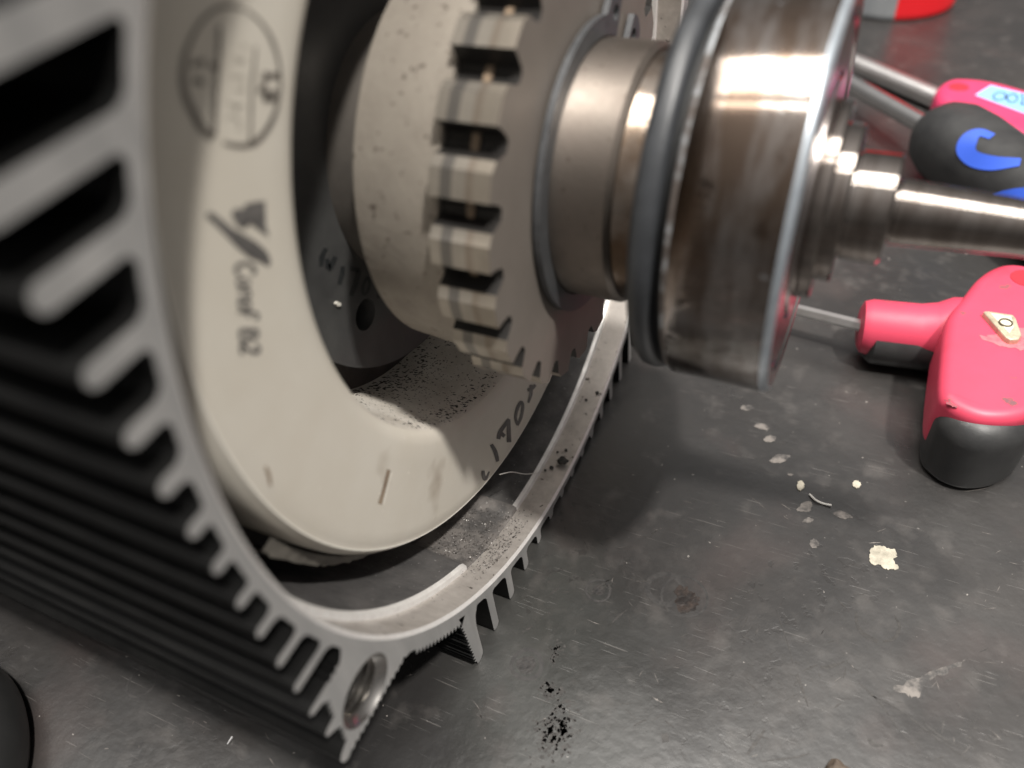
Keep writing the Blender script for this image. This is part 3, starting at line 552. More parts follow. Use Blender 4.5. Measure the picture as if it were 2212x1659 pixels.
    'scratch_hi': [[(-46.76,-32.55),(-47.17,-32.9),(-47.74,-33.39),(-48.38,-33.93),(-48.95,-34.43),(-49.47,-34.89),(-49.99,-35.36),(-50.44,-35.77),(-50.75,-36.05),(-50.52,-36.42),(-50.21,-36.14),(-49.76,-35.73),(-49.24,-35.26),(-48.72,-34.79),(-48.15,-34.3),(-47.51,-33.75),(-46.93,-33.26),(-46.53,-32.92)]],
    'tick': [[(-67.08,-7.88),(-67.11,-8.14),(-67.15,-8.51),(-67.21,-8.92),(-67.28,-9.3),(-67.35,-9.71),(-67.45,-10.16),(-67.54,-10.58),(-67.6,-10.88),(-67.33,-11.15),(-67.22,-10.9),(-67.06,-10.54),(-66.9,-10.12),(-66.77,-9.7),(-66.73,-9.24),(-66.73,-8.77),(-66.73,-8.36),(-66.74,-8.07)]],
    'paint_chip': [[(66.65,3.25),(67.85,4.73),(69.56,4.74),(71.09,4.73),(71.57,3.31),(71.03,1.97),(72.19,0.41),(70.46,-0.61),(68.75,-0.26),(67.06,-0.24),(66.47,1.34)]],
    'white_spots': [[(60.75,20.16),(61.59,20.85),(62.41,20.25),(62.05,18.79),(61.1,18.96)],[(49.45,15.98),(50.31,16.57),(50.9,15.44),(50.44,13.68),(49.59,14.16)],[(51.0,9.47),(52.16,11.44),(53.38,10.87),(53.18,8.76),(51.82,8.0),(50.69,8.07)],[(52.1,5.35),(53.29,7.04),(54.44,6.73),(53.7,5.71)],[(58.01,9.58),(59.6,11.18),(62.06,10.36),(60.59,9.31)],[(54.68,1.0),(55.62,1.83),(56.51,0.75),(56.15,-0.32),(55.11,-0.49)],[(31.94,35.24),(33.36,36.71),(35.04,36.0),(33.43,34.47)],[(36.32,30.13),(37.9,31.63),(40.03,30.53),(38.35,29.5)],[(39.56,26.73),(40.68,28.33),(42.2,27.97),(41.68,26.47),(40.15,25.92)],[(42.11,20.35),(43.8,22.97),(46.53,23.38),(45.02,20.84),(43.21,19.9)],[(46.78,17.85),(47.92,18.0),(47.49,17.18)]],
    'ring_arc': [[(65.59,-12.83),(65.64,-13.33),(65.72,-14.06),(65.85,-14.86),(66.06,-15.57),(66.34,-16.17),(66.68,-16.72),(67.1,-17.21),(67.62,-17.62),(68.31,-17.85),(69.09,-17.97),(69.81,-18.04),(70.3,-18.08),(70.48,-17.24),(69.99,-17.15),(69.3,-17.05),(68.58,-16.89),(68.01,-16.66),(67.57,-16.4),(67.18,-16.05),(66.84,-15.63),(66.56,-15.17),(66.35,-14.57),(66.21,-13.84),(66.1,-13.14),(66.02,-12.65)],[(71.35,-17.54),(71.69,-17.37),(72.19,-17.1),(72.74,-16.74),(73.22,-16.3),(73.56,-15.74),(73.81,-15.13),(73.98,-14.54),(74.1,-14.0),(74.13,-13.53),(74.11,-13.08),(74.03,-12.66),(73.88,-12.25),(73.63,-11.81),(73.3,-11.36),(72.97,-10.97),(72.74,-10.71),(72.55,-10.96),(72.73,-11.28),(73.0,-11.72),(73.27,-12.2),(73.44,-12.62),(73.5,-12.97),(73.51,-13.28),(73.47,-13.6),(73.39,-13.96),(73.3,-14.41),(73.18,-14.91),(73.01,-15.38),(72.8,-15.75),(72.48,-16.11),(72.02,-16.48),(71.55,-16.81),(71.22,-17.06)]],
    'smear': [[(74.05,-26.31),(76.72,-23.27),(80.59,-19.89),(85.61,-15.47),(83.15,-18.67),(79.6,-22.45),(78.14,-26.21),(76.43,-26.56)]],
    'dark_marks': [[(61.29,-27.08),(61.53,-27.06),(61.89,-27.04),(62.36,-26.93),(62.91,-26.67),(63.52,-26.11),(64.23,-25.39),(64.89,-24.7),(65.33,-24.2),(65.21,-23.98),(64.71,-24.37),(64.0,-24.97),(63.26,-25.57),(62.66,-25.98),(62.24,-26.24),(61.87,-26.39),(61.53,-26.48),(61.28,-26.57)],[(52.54,-47.98),(52.69,-47.61),(52.9,-47.07),(53.14,-46.44),(53.4,-45.79),(53.64,-45.0),(53.94,-44.08),(54.22,-43.22),(54.41,-42.63),(54.04,-42.5),(53.78,-43.07),(53.42,-43.9),(53.03,-44.8),(52.7,-45.59),(52.51,-46.28),(52.33,-46.94),(52.2,-47.49),(52.11,-47.88)],[(57.1,-30.38),(57.36,-30.67),(57.7,-31.09),(58.11,-31.61),(58.54,-32.22),(59.04,-33.05),(59.6,-34.04),(60.12,-34.96),(60.49,-35.58),(60.62,-35.47),(60.31,-34.8),(59.85,-33.83),(59.34,-32.79),(58.89,-31.9),(58.53,-31.21),(58.19,-30.6),(57.91,-30.1),(57.73,-29.73)],[(70.9,-37.44),(71.01,-37.62),(71.2,-37.9),(71.46,-38.2),(71.85,-38.39),(72.33,-38.27),(72.8,-38.04),(73.22,-37.8),(73.5,-37.62),(73.47,-37.31),(73.17,-37.35),(72.76,-37.45),(72.35,-37.52),(72.1,-37.48),(71.95,-37.42),(71.76,-37.24),(71.57,-37.01),(71.43,-36.85)],[(37.31,-50.39),(37.45,-50.68),(37.65,-51.09),(37.86,-51.5),(37.99,-51.78),(39.05,-51.08),(38.89,-50.82),(38.66,-50.42),(38.43,-50.03),(38.27,-49.76)],[(51.06,-17.79),(51.76,-19.08),(52.78,-20.9),(53.83,-22.82),(54.66,-24.41),(55.26,-25.65),(55.74,-26.75),(56.11,-27.65),(56.37,-28.28),(56.51,-28.18),(56.25,-27.55),(55.89,-26.64),(55.41,-25.53),(54.82,-24.27),(53.97,-22.69),(52.91,-20.78),(51.89,-18.97),(51.16,-17.69)],[(68.14,-27.57),(68.84,-27.95),(69.83,-28.47),(70.93,-29.12),(71.98,-29.87),(72.98,-30.82),(74.01,-31.95),(74.99,-33.05),(75.88,-33.95),(76.7,-34.6),(77.47,-35.11),(78.11,-35.49),(78.56,-35.76),(78.71,-35.49),(78.25,-35.23),(77.6,-34.87),(76.83,-34.38),(76.02,-33.75),(75.14,-32.85),(74.17,-31.74),(73.14,-30.6),(72.13,-29.63),(71.06,-28.88),(69.94,-28.24),(68.94,-27.73),(68.23,-27.37)],[(70.46,-29.09),(71.36,-29.25),(72.64,-29.45),(74.1,-29.73),(75.54,-30.12),(76.96,-30.66),(78.45,-31.32),(79.94,-32.01),(81.4,-32.64),(82.96,-33.24),(84.57,-33.83),(85.99,-34.35),(86.97,-34.71),(87.05,-34.52),(86.07,-34.16),(84.66,-33.63),(83.05,-33.02),(81.5,-32.41),(80.05,-31.78),(78.55,-31.09),(77.06,-30.43),(75.63,-29.89),(74.17,-29.51),(72.7,-29.24),(71.41,-29.05),(70.51,-28.92)],[(54.84,-48.3),(55.76,-47.81),(57.09,-47.1),(58.51,-46.34),(59.68,-45.67),(60.55,-45.08),(61.29,-44.53),(61.88,-44.07),(62.29,-43.74),(62.17,-43.49),(61.75,-43.8),(61.16,-44.25),(60.43,-44.78),(59.56,-45.34),(58.41,-46.02),(57.0,-46.8),(55.67,-47.52),(54.75,-48.03)],[(82.47,-28.81),(82.43,-29.5),(82.38,-30.49),(82.32,-31.49),(82.29,-32.16),(82.51,-32.11),(82.55,-31.43),(82.62,-30.44),(82.69,-29.43),(82.74,-28.74)]],
    'blot': [[(31.48,-21.22),(32.64,-19.45),(35.07,-20.24),(36.48,-21.41),(36.35,-23.59),(34.72,-25.49),(32.93,-24.94)]],
    'black_patch': [[(11.91,-41.89),(13.12,-40.99),(14.95,-43.55),(14.81,-46.03),(12.78,-44.43)],[(17.22,-52.76),(20.59,-52.85),(21.45,-56.82),(22.44,-61.93),(20.03,-62.95),(16.8,-58.76),(15.84,-54.81)],[(13.05,-51.83),(15.46,-48.52),(17.3,-49.31),(14.3,-52.08)]],
    'rings': [(9.03,-47.57),(33.48,-21.74),(28.92,-48.49),(-63.11,-81.04),(16.44,-26.92)],
    'wire': [(52.42,13.21),(53.96,11.86),(55.48,11.66),(57.34,11.59)],
    'sliver': [(-37.7,-83.85),(-37.6,-82.35)],
    'crumb': [(64.99,-44.5),(67.06,-43.0),(68.94,-43.15)],
}
# ================================================================== bench
HZ = 83.5                      # height of the motor axis above the bench
RC = (-0.7, HZ - 0.8)          # the rotor sits a little low in the bore

V = [(-1400, -900, 0), (1100, -900, 0), (1100, 1600, 0), (-1400, 1600, 0), (-1400, -900, -30), (1100, -900, -30), (1100, 1600, -30), (-1400, 1600, -30)]
bench = link("bench_top", V, [(0, 1, 2, 3), (7, 6, 5, 4), (0, 4, 5, 1), (1, 5, 6, 2), (2, 6, 7, 3), (3, 7, 4, 0)], BENCH, smooth=0)
bench["kind"] = "structure"

def on_bench(z):
    return lambda p: (p[0], p[1], z)

def jag(loop, amp, k=5, seed=1):
    rnd = random.Random(seed)
    out = []
    L_ = smooth_loop(loop, k)
    for p in L_:
        out.append((p[0] + rnd.uniform(-amp, amp), p[1] + rnd.uniform(-amp, amp)))
    return out

for i, l in enumerate(MARKS['paint_chip']):
    v, f = zslab(jag(l, 0.22, 5, 3), 0.0, 0.22, 0.06)
    link("paint_splash", v, f, CHIP, parent=bench, smooth=30)
for i, l in enumerate(MARKS['white_spots']):
    v, f = zslab(jag(l, 0.16, 4, 20 + i), 0.0, 0.07 + 0.25 * (i < 2))
    link("dried_drip", v, f, CHIP if i < 2 else PALE, parent=bench, smooth=30)
for i, l in enumerate(MARKS['smear']):
    v, f = blobs([jag(l, 0.35, 5, 9)], on_bench(0.03))
    link("pale_smear", v, f, PALE, parent=bench, smooth=0)
v, f = strips(MARKS['ring_arc'], on_bench(0.03))
link("ring_mark", v, f, DIRT, parent=bench, smooth=0)
for i, l in enumerate(MARKS['dark_marks']):
    v, f = strips([l], on_bench(0.035))
    link("scuff_mark", v, f, DIRT, parent=bench, smooth=0)
v, f = blobs([jag(MARKS['blot'][0], 0.4, 5, 31)], on_bench(0.03))
link("burn_mark", v, f, mat("burnt_spot", (0.014, 0.011, 0.010), (0.05, 0.036, 0.030), scale=420, lo=0.45, hi=0.7, rough=0.4, bump=0.6, bscale=700), parent=bench, smooth=0)
# broken-up black residue: many small flakes per patch
rnd = random.Random(12)
for i, l in enumerate(MARKS['black_patch']):
    xs = [p[0] for p in l]
    ys = [p[1] for p in l]
    loops = []
    for k in range((50, 300, 70)[i]):
        cx, cy = rnd.gauss(sum(xs) / len(xs), (max(xs) - min(xs)) * 0.26), rnd.gauss(sum(ys) / len(ys), (max(ys) - min(ys)) * 0.26)
        r = rnd.uniform(0.1, 0.55) * (1.4 if rnd.random() < 0.12 else 0.8)
        loops.append([(cx + r * rnd.uniform(0.4, 1.2) * math.cos(a), cy + r * rnd.uniform(0.4, 1.2) * math.sin(a)) for a in [q * math.pi / 4 for q in range(8)]])
    v, f = blobs(loops, on_bench(0.035))
    o = link("black_residue", v, f, DIRT, parent=bench, smooth=0)
    o["kind"] = "stuff"

rnd = random.Random(77)
def scuffs(n, area, lmin, lmax, wmin, wmax, bias):
    loops = []
    while len(loops) < n:
        x, y = rnd.uniform(area[0], area[1]), rnd.uniform(area[2], area[3])
        if noise.noise(Vector((x * 0.05, y * 0.05, bias))) < -0.05 or (x < 4 and y > -52):
            continue
        a = rnd.gauss(0.75 if rnd.random() < 0.6 else -0.7, 0.45)
        l = rnd.uniform(lmin, lmax) * (2.2 if rnd.random() < 0.08 else 1.0)
        w_ = rnd.uniform(wmin, wmax)
        up_, dn = [], []
        bend = rnd.uniform(-0.25, 0.25)
        for i in range(6):
            t = i / 5 - 0.5
            px, py = x + math.cos(a + bend * t) * l * t, y + math.sin(a + bend * t) * l * t
            q = w_ * (1 - 3.2 * t * t) * rnd.uniform(0.4, 1.2)
            up_.append((px - math.sin(a) * q, py + math.cos(a) * q))
            dn.append((px + math.sin(a) * q, py - math.cos(a) * q))
        loops.append(up_ + dn[::-1])
    return loops
v, f = strips(scuffs(170, (5, 105, -62, -8), 0.5, 3.4, 0.05, 0.26, 1.3), on_bench(0.032))
o = link("bench_scuffs", v, f, DIRT, parent=bench, smooth=0)
o["kind"] = "stuff"
v, f = strips(scuffs(120, (-70, 110, -100, 60), 0.4, 3.0, 0.03, 0.13, 4.1), on_bench(0.034))
o = link("bench_scratches", v, f, PALE, parent=bench, smooth=0)
o["kind"] = "stuff"

RINGM = mat("faded_ring_stain", (0.046, 0.043, 0.0415), (0.022, 0.021, 0.021), scale=600, rough=0.5)
PITM = mat("drilled_pit", (0.016, 0.015, 0.015), (0.04, 0.036, 0.034), scale=900, rough=0.5, bump=0.4)
def ring_stain(cx, cy, r0, r1, dz=0.025, m_=None, a0=0, a1=360):
    n = 48
    V, F = [], []
    for i in range(n + 1):
        a = math.radians(a0 + (a1 - a0) * i / n)
        w = 0.12 * math.sin(3 * a + cx)
        for r in (r0 + w, r1 + w * 0.5):
            V.append((cx + r * math.cos(a), cy + r * math.sin(a), dz))
    for i in range(n):
        F.append((2 * i, 2 * i + 1, 2 * i + 3, 2 * i + 2))
    return link("ring_stain", V, F, m_ or RINGM, parent=bench, smooth=0)
rg = MARKS['rings']
ring_stain(rg[0][0], rg[0][1], 2.6, 3.4)
ring_stain(rg[1][0], rg[1][1], 4.4, 4.9)
ring_stain(rg[1][0] - 4.2, rg[1][1] + 0.2, 3.0, 4.2, 0.02)
ring_stain(rg[3][0], rg[3][1], 2.7, 3.2)
ring_stain(rg[4][0], rg[4][1], 2.3, 2.8)
for (cx, cy), r in ((rg[0], 2.1), (rg[4], 1.3)):
    v, f = blobs([[(cx + r * rnd.uniform(0.8, 1.1) * math.cos(k * 0.45), cy + r * rnd.uniform(0.8, 1.1) * math.sin(k * 0.45)) for k in range(14)]], on_bench(0.022))
    link("pit_mark", v, f, PITM, parent=bench, smooth=0)

# ================================================================== motor housing
housing = thing("motor_housing", "finned aluminium motor housing, black paint outside, bare cut front face with a wide round bore", "motor housing", (-100, 0, 0))

GAP0, GAP1 = -120.5, -104.4      # sector where the ledge has been cut away
prof = [(0, 82.0), (0, 80.35), (-0.5, 79.75), (-6.1, 79.65), (-6.35, 78.75), (-7.2, 78.45), (-19, 78.35), (-60, 78.2), (-120, 78.2), (-200, 78.2), (-200, 82.0)]
pm = [0, 4, 1, 4, 4, 2, 2, 2, 2, 0, 3]
seg = 360
V, F, K = revolve(prof, (0, HZ), seg, closed=True, pm=pm)
m = len(prof)
for i in range(seg):
    a = i * 360.0 / seg
    if a > 180:
        a -= 360
    s = min(max((a - GAP0) / 1.2, 0), 1) * min(max((GAP1 - a) / 1.2, 0), 1)
    if s > 0:
        for k, dr in ((4, 0.75), (5, 0.95), (6, 0.7)):
            x, y, z = V[i * m + k]
            r = math.hypot(y, z - HZ)
            q = (r + dr * s) / r
            V[i * m + k] = (x, y * q, HZ + (z - HZ) * q)
for q in range(len(F)):
    a = (q // m) * 360.0 / seg - 360
    if GAP0 - 0.5 < a < GAP1 + 0.5 and q % m in (3, 4, 5):
        K[q] = 5
shell = link("shell", V, F, [ALU, ALU_LEDGE, ALU_BORE, BLACKPAINT, ALU_EDGE, GRITTY], K, parent=housing, smooth=28)

def ring_pt(y=None, z=None, r=81.6, sy=-1, sz=-1):
    if y is None:
        return (sy * math.sqrt(r * r - z * z), z)
    return (y, sz * math.sqrt(r * r - y * y))

def fin_loop(c, t, tip, rf=1.5):
    """profile of a fin that runs outwards to 'tip', centred on c (perpendicular), with filleted root; in (out, perp)."""
    h = t / 2
    L_ = []
    for s in (1, -1):
        edge = c + s * h
        pts = []
        for k in range(5):                     # fillet between shell and fin flank
            a = math.pi / 2 * k / 4
            pp = edge + s * rf * (1 - math.sin(a))
            r_edge = math.sqrt(max(82.0 ** 2 - pp * pp, 1))
            pts.append((r_edge + rf * (1 - math.cos(a)) * 0.9 - 0.5 * (k == 0), pp))
        for k in range(6):                     # rounded tip
            a = math.pi / 2 * k / 5
            pts.append((tip - h * 0.9 + h * 0.9 * math.sin(a), c + s * h * math.cos(a)))
        L_.append(pts)
    loop = L_[0] + L_[1][::-1][1:]
    return loop

def add_fin(loop_yz, x1=-200.0):
    loop_yz = [(y, z + HZ) for (y, z) in loop_yz]
    V, F, K = prism(loop_yz, [], -0.02, x1, 0, 1)
    return link("cooling_fin", V, F, [ALU, BLACKPAINT], K, parent=housing, smooth=40)

left_fins = [(48.0, 3.2), (40.05, 2.9), (33.3, 2.8), (26.0, 2.6), (19.2, 2.5), (12.7, 2.4), (6.4, 2.3), (0.3, 2.2), (-6.3, 2.0), (-12.6, 2.0), (-19.6, 1.9), (-26.3, 2.0)]
for c, t in left_fins:
    tip = 84.4
    rf = 1.5 if abs(c) > 10 else 0.8
    add_fin([(-o_, p_) for (o_, p_) in fin_loop(c, t - 0.3, tip, rf * 0.9)])
bottom_fins = [(-42.6, 2.2), (-34.9, 2.2), (-27.4, 2.1), (-20.2, 2.0), (-13.2, 2.0), (-6.6, 2.0), (0.0, 2.0), (6.6, 2.0), (13.2, 2.0), (20.2, 2.0), (27.4, 2.1), (34.9, 2.2), (42.6, 2.2), (50.0, 2.4)]
for c, t in bottom_fins:
    add_fin([(p_, -o_) for (o_, p_) in fin_loop(c, t, 83.45, 1.5 if abs(c) > 10 else 0.7)])
for c in (46, 39, 32, 25, 18, 11, 4, -4, -11, -18, -25, -32, -39):
    add_fin([(o_, p_) for (o_, p_) in fin_loop(c, 2.3, 84.4, 1.0)])

def zigzag(a, b, n, amp, flip=1, at=0.72):
    a, b = Vector(a), Vector(b)
    d = (b - a)
    nn = Vector((-d.y, d.x)).normalized() * flip
    rnd = random.Random(int(a.x * 10))
    out = []
    for i in range(n):
        p = a + d * (i / n)
        out.append(tuple(p))
        q = a + d * ((i + at) / n) + nn * amp * rnd.uniform(0.75, 1.2)
        out.append(tuple(q))
    out.append(tuple(b))
    return out

# the fin beside the cut-out corner has one serrated flank
big = [ring_pt(y=-53.0, r=81.6), (-52.6, -65.4)] + zigzag((-52.35, -65.6), (-51.3, -82.0), 13, 0.62, -1, 0.12) + \
      [(-51.3, -83.0), (-50.6, -83.42), (-49.8, -83.42), (-49.0, -82.9), (-48.75, -82.0), (-48.7, -72), (-48.2, -69.2), (-47.0, -67.4), (-45.4, -67.0), ring_pt(y=-45.0, r=81.6)]
add_fin(big)

# corner boss with the threaded hole, two small barbs and serrated edges
def arc_pts(a0, a1, r, n):
    return [(r * math.cos(math.radians(a0 + (a1 - a0) * i / n)), r * math.sin(math.radians(a0 + (a1 - a0) * i / n))) for i in range(n + 1)]

boss = [(-75.9, -29.6), (-76.6, -31.2)] + zigzag((-77.0, -31.9), (-80.2, -32.35), 3, 0.6, 1) + [(-84.0, -32.45), (-84.5, -32.75), (-84.5, -33.4), (-84.0, -33.85), (-82.3, -34.3)] + \
       zigzag((-81.9, -34.9), (-82.4, -39.3), 4, 1.0, 1) + [(-83.7, -39.5), (-84.3, -39.9), (-84.2, -40.8), (-82.6, -41.9)] + \
       zigzag((-82.3, -42.3), (-82.7, -46.9), 4, 0.95, 1) + [(-83.9, -47.6), (-84.5, -48.3), (-84.5, -49.5), (-83.9, -50.2)] + \
       zigzag((-83.2, -50.4), (-67.0, -50.4), 13, 0.75, 1) + [(-66.0, -50.75), (-64.9, -51.9)] + \
       [(r_ * math.cos(math.radians(a_)), r_ * math.sin(math.radians(a_))) for i in range(14) for (r_, a_) in ((83.1, -141.0 + 0.9 * i), (84.1, -141.0 + 0.9 * i + 0.62))] + \
       arc_pts(-128.4, -158.9, 81.6, 24)
HC = (-75.9, -43.9)
hole = [(HC[0] + 5.5 * math.cos(2 * math.pi * i / 56), HC[1] + HZ + 5.5 * math.sin(2 * math.pi * i / 56)) for i in range(56)]
V, F, K = prism([(y, z + HZ) for (y, z) in boss], [hole], -0.02, -200.0, 0, 1)
bossob = link("threaded_boss", V, F, [ALU, BLACKPAINT], K, parent=housing, smooth=30)
tp = [(0.0, 5.51), (-0.9, 5.0)]
x = -0.9
while x > -20:
    tp += [(x - 0.5, 4.3), (x - 0.62, 4.3), (x - 1.12, 5.0), (x - 1.25, 5.0)]
    x -= 1.25
tp += [(x - 1, 4.3), (x - 3, 0.01)]
V, F, K = revolve(tp, (HC[0], HC[1] + HZ), 72)
link("screw_thread", V, F, THREAD, parent=bossob, smooth=25)

# grit lying where the ledge is cut away, and a few bright swarf flecks
rnd = random.Random(5)
V, F = [], []
for k in range(1500):
    a = math.radians(rnd.gauss(-112.5, 6.0))
    if not -122 < math.degrees(a) < -102:
        continue
    x = -2.2 - 15 * rnd.random() ** 1.2
    r = (79.55 if x > -6.2 else 79.0) - 0.05
    s = rnd.uniform(0.08, 0.28)
    c = Vector((x, r * math.cos(a), HZ + r * math.sin(a)))
    b0 = len(V)
    for q in range(4):
        V.append(tuple(c + Vector((rnd.uniform(-s, s), rnd.uniform(-s, s), rnd.uniform(-0.05, s)))))
    F += [(b0, b0 + 1, b0 + 2), (b0, b0 + 1, b0 + 3), (b0 + 1, b0 + 2, b0 + 3), (b0, b0 + 2, b0 + 3)]
GRIT = mat("aluminium_grit", (0.10, 0.092, 0.086), (0.32, 0.305, 0.29), scale=500, lo=0.52, hi=0.66, rough=0.4, metal=0.5)
o = link("metal_grit", V, F, GRIT, parent=housing, smooth=0)
o["kind"] = "stuff"

# ================================================================== stator
stator = thing("stator_winding", "cream resin-potted stator winding ring with marker writing, seated deep inside the housing bore", "stator", (-60, 0, 0))
FX = -10.8
prof = [(-34.5, 48.2), (-20, 48.7), (-14.0, 49.2), (-12.3, 49.7), (-11.35, 50.7), (-11.0, 52.2), (-10.8, 55), (-10.75, 61), (-10.8, 67), (-11.05, 69.2), (-11.35, 70.0),
        (-11.30, 70.25), (-11.55, 70.35), (-12.2, 71.0), (-13.6, 71.6), (-17, 71.9), (-34.5, 72.0)]
pm = [1, 1, 1, 0, 0, 0, 0, 0, 0, 0, 2, 2, 0, 0, 0, 0]
V, F, K = revolve(prof, (0, HZ), 256, pm=pm)
link("resin_ring", V, F, [OVERMOLD, OVERBORE, CREAM_EDGE], K, parent=stator, smooth=50)
V, F, K = revolve([(-34.3, 78.3), (-34.3, 42.3), (-35.0, 41.9), (-150, 41.9)], (0, HZ), 128)
link("laminated_core", V, F, CORE, parent=stator, smooth=30)

face_at = lambda dx: (lambda p: (FX + dx, p[0], p[1] + HZ))
v, f = strips(MARKS['logo'][:10], face_at(0.10))
link("round_stamp", v, f, INK_FAINT, parent=stator, smooth=0)
v, f = strips(MARKS['logo'][10:14], face_at(0.12))
link("stamp_lettering", v, f, INK_FAINT, parent=stator, smooth=0)
v, f = strips(MARKS['logo'][14:], face_at(0.11))
link("stamp_lettering", v, f, mat("very_faint_ink", (0.36, 0.335, 0.29), (0.45, 0.42, 0.36), scale=350, rough=0.5), parent=stator, smooth=0)
sv, sf = strips(MARKS['scribble'][:1], face_at(0.10))
bv, bf = blobs(MARKS['scribble'][1:], face_at(0.12))
v, f, _ = join((sv, sf), (bv, bf))
link("marker_scribble", v, f, INK, parent=stator, smooth=0)
for i, l in enumerate(MARKS['conf']):
    v, f = strips([l], face_at(0.09 + 0.004 * i))
    link("marker_lettering", v, f, INK, parent=stator, smooth=0)
def face_profile(r):
    pts = [(50.7, -11.35), (52.2, -11.0), (55, -10.8), (61, -10.75), (67, -10.8), (69.2, -11.05), (70.0, -11.35), (71.0, -12.2), (72, -14)]
    for (ra, xa), (rb_, xb) in zip(pts, pts[1:]):
        if ra <= r <= rb_:
            return xa + (xb - xa) * (r - ra) / (rb_ - ra)
    return -10.8
def on_face(dx):
    return lambda p: (face_profile(math.hypot(p[0], p[1])) + dx, p[0], p[1] + HZ)
for i, l in enumerate(MARKS['n170']):
    v, f = strips([l], on_face(0.09 + 0.004 * i))
    link("marker_number", v, f, INK, parent=stator, smooth=0)
v, f = strips(MARKS['scratch'], face_at(0.07))
link("gouge", v, f, SCUFF, parent=stator, smooth=0)
v, f = strips(MARKS['scratch_hi'], face_at(0.09))
link("gouge_edge", v, f, CREAM_EDGE, parent=stator, smooth=0)
v, f = strips(MARKS['tick'], face_at(0.09))
link("scuff", v, f, SCUFF, parent=stator, smooth=0)

# black grit on the bottom of the resin bore
rnd = random.Random(3)
V, F = [], []
cnt = 0
while cnt < 2300:
    a = rnd.gauss(-115, 14)
    x = rnd.uniform(-33.5, -13)
    if x < -34 or a < -165 or a > -75:
        continue
    if rnd.random() > 0.16 + 0.84 * math.exp(-((x + 24.5) / 6.0) ** 2 - ((a + 106) / 15.0) ** 2):
        continue
    cnt += 1
    r = 48.2 + (x + 34.5) / 20.5 * 1.0 if x < -14 else 49.3
    a = math.radians(a)
    n = Vector((0, -math.cos(a), -math.sin(a)))
    t = Vector((0, -math.sin(a), math.cos(a)))
    ax = Vector((1, 0, 0))
    c = Vector((x, r * math.cos(a), HZ + r * math.sin(a))) + n * 0.03
    s = 0.09 + 0.34 * rnd.random() ** 2.6
    ang = rnd.gauss(0.6, 0.5)
    b0 = len(V)
    k = 6
    for q in range(k):
        w = 2 * math.pi * q / k
        rr = s * rnd.uniform(0.5, 1.2)
        u, w_ = rr * 1.6 * math.cos(w), rr * 0.8 * math.sin(w)
        V.append(tuple(c + ax * (u * math.cos(ang) - w_ * math.sin(ang)) + t * (u * math.sin(ang) + w_ * math.cos(ang))))
    V.append(tuple(c + n * s * 0.5))
    for q in range(k):
        F.append((b0 + q, b0 + (q + 1) % k, b0 + k))
o = link("black_grit", V, F, CRUMB, parent=stator, smooth=0)
o["kind"] = "stuff"
# torn insulation paper behind the ring, lower left
V, F = [], []
rnd = random.Random(8)
n_ = 40
for i in range(n_ + 1):
    t = i / n_
    a = math.radians(-161 + 30 * t)
    w = 2.0 * (1 - t ** 1.6) + rnd.uniform(-0.25, 0.15)
    for rr, x in ((72.3, -15.0), (72.6 + w, -15.5 + rnd.uniform(-0.2, 0.2)), (72.7 + w, -26)):
        V.append((x, rr * math.cos(a), HZ + rr * math.sin(a)))
for i in range(n_):
    for k in range(2):
        F.append((i * 3 + k, i * 3 + k + 1, i * 3 + k + 4, i * 3 + k + 3))
link("insulation_paper", V, F, PAPER, parent=stator, smooth=40)

# ================================================================== rotor
rotor = thing("rotor_assembly", "rotor with toothed ring, bearing and stepped steel shaft sticking out of the housing bore", "rotor", (10, RC[0], 0))

def rev_part(name, prof, mats, pm=None, seg=192, parent=None, smooth=30, closed=False, **kw):
    V, F, K = revolve(prof, RC, seg, closed=closed, pm=pm, **kw)
    return link(name, V, F, mats, K if pm else None, parent=parent or rotor, smooth=smooth)

# end plate with balance holes
def circ(r, n, c=(0, 0), ph=0.0):
    return [(c[0] + r * math.cos(2 * math.pi * i / n + ph), c[1] + r * math.sin(2 * math.pi * i / n + ph)) for i in range(n)]
def shift(l):
    return [(p[0] + RC[0], p[1] + RC[1]) for p in l]
holes = []
for k in range(3):
    a = math.radians(223.7 + 120 * k)
    holes.append(shift(circ(3.0, 28, (31.1 * math.cos(a), 31.1 * math.sin(a)))))
V, F, K = prism(shift(circ(40.9, 160)), holes, -28.0, -33.5, 0, 1)
plate = link("end_plate", V, F, [PLATE, PLATE], K, parent=rotor, smooth=30)
V, F, K = revolve([(-33.5, 40.0), (-33.6, 0.01)], RC, 48)
link("plate_backing", V, F, BLACK, parent=rotor, smooth=0)
v, f = strips(MARKS['w170'], lambda p: (-27.95, p[0], p[1] + HZ))
link("marker_writing", v, f, INK_BLACK, parent=plate, smooth=0)
# little staking mark on the plate, its glint put in as pale colour
st = [(-29.9, -14.6), (-29.2, -14.7), (-28.6, -15.4), (-28.7, -15.9), (-29.5, -15.5)]
V, F, K = prism([(y, z + HZ) for (y, z) in st], [], -27.6, -28.1, 0, 0)
link("staking_glint", V, F, CREAM_EDGE, parent=plate, smooth=0)

rev_part("rear_hub", [(-28.05, 22.5), (-21, 22.6), (-17.2, 22.8), (-16.8, 22.8)], [REAR], smooth=30)
rev_part("drum", [(-16.6, 22.8), (-16.6, 31.2), (-16.2, 31.8), (-9, 32.4), (-2.2, 33.0), (-1.95, 33.0), (-1.95, 20)], [DRUM], smooth=35)

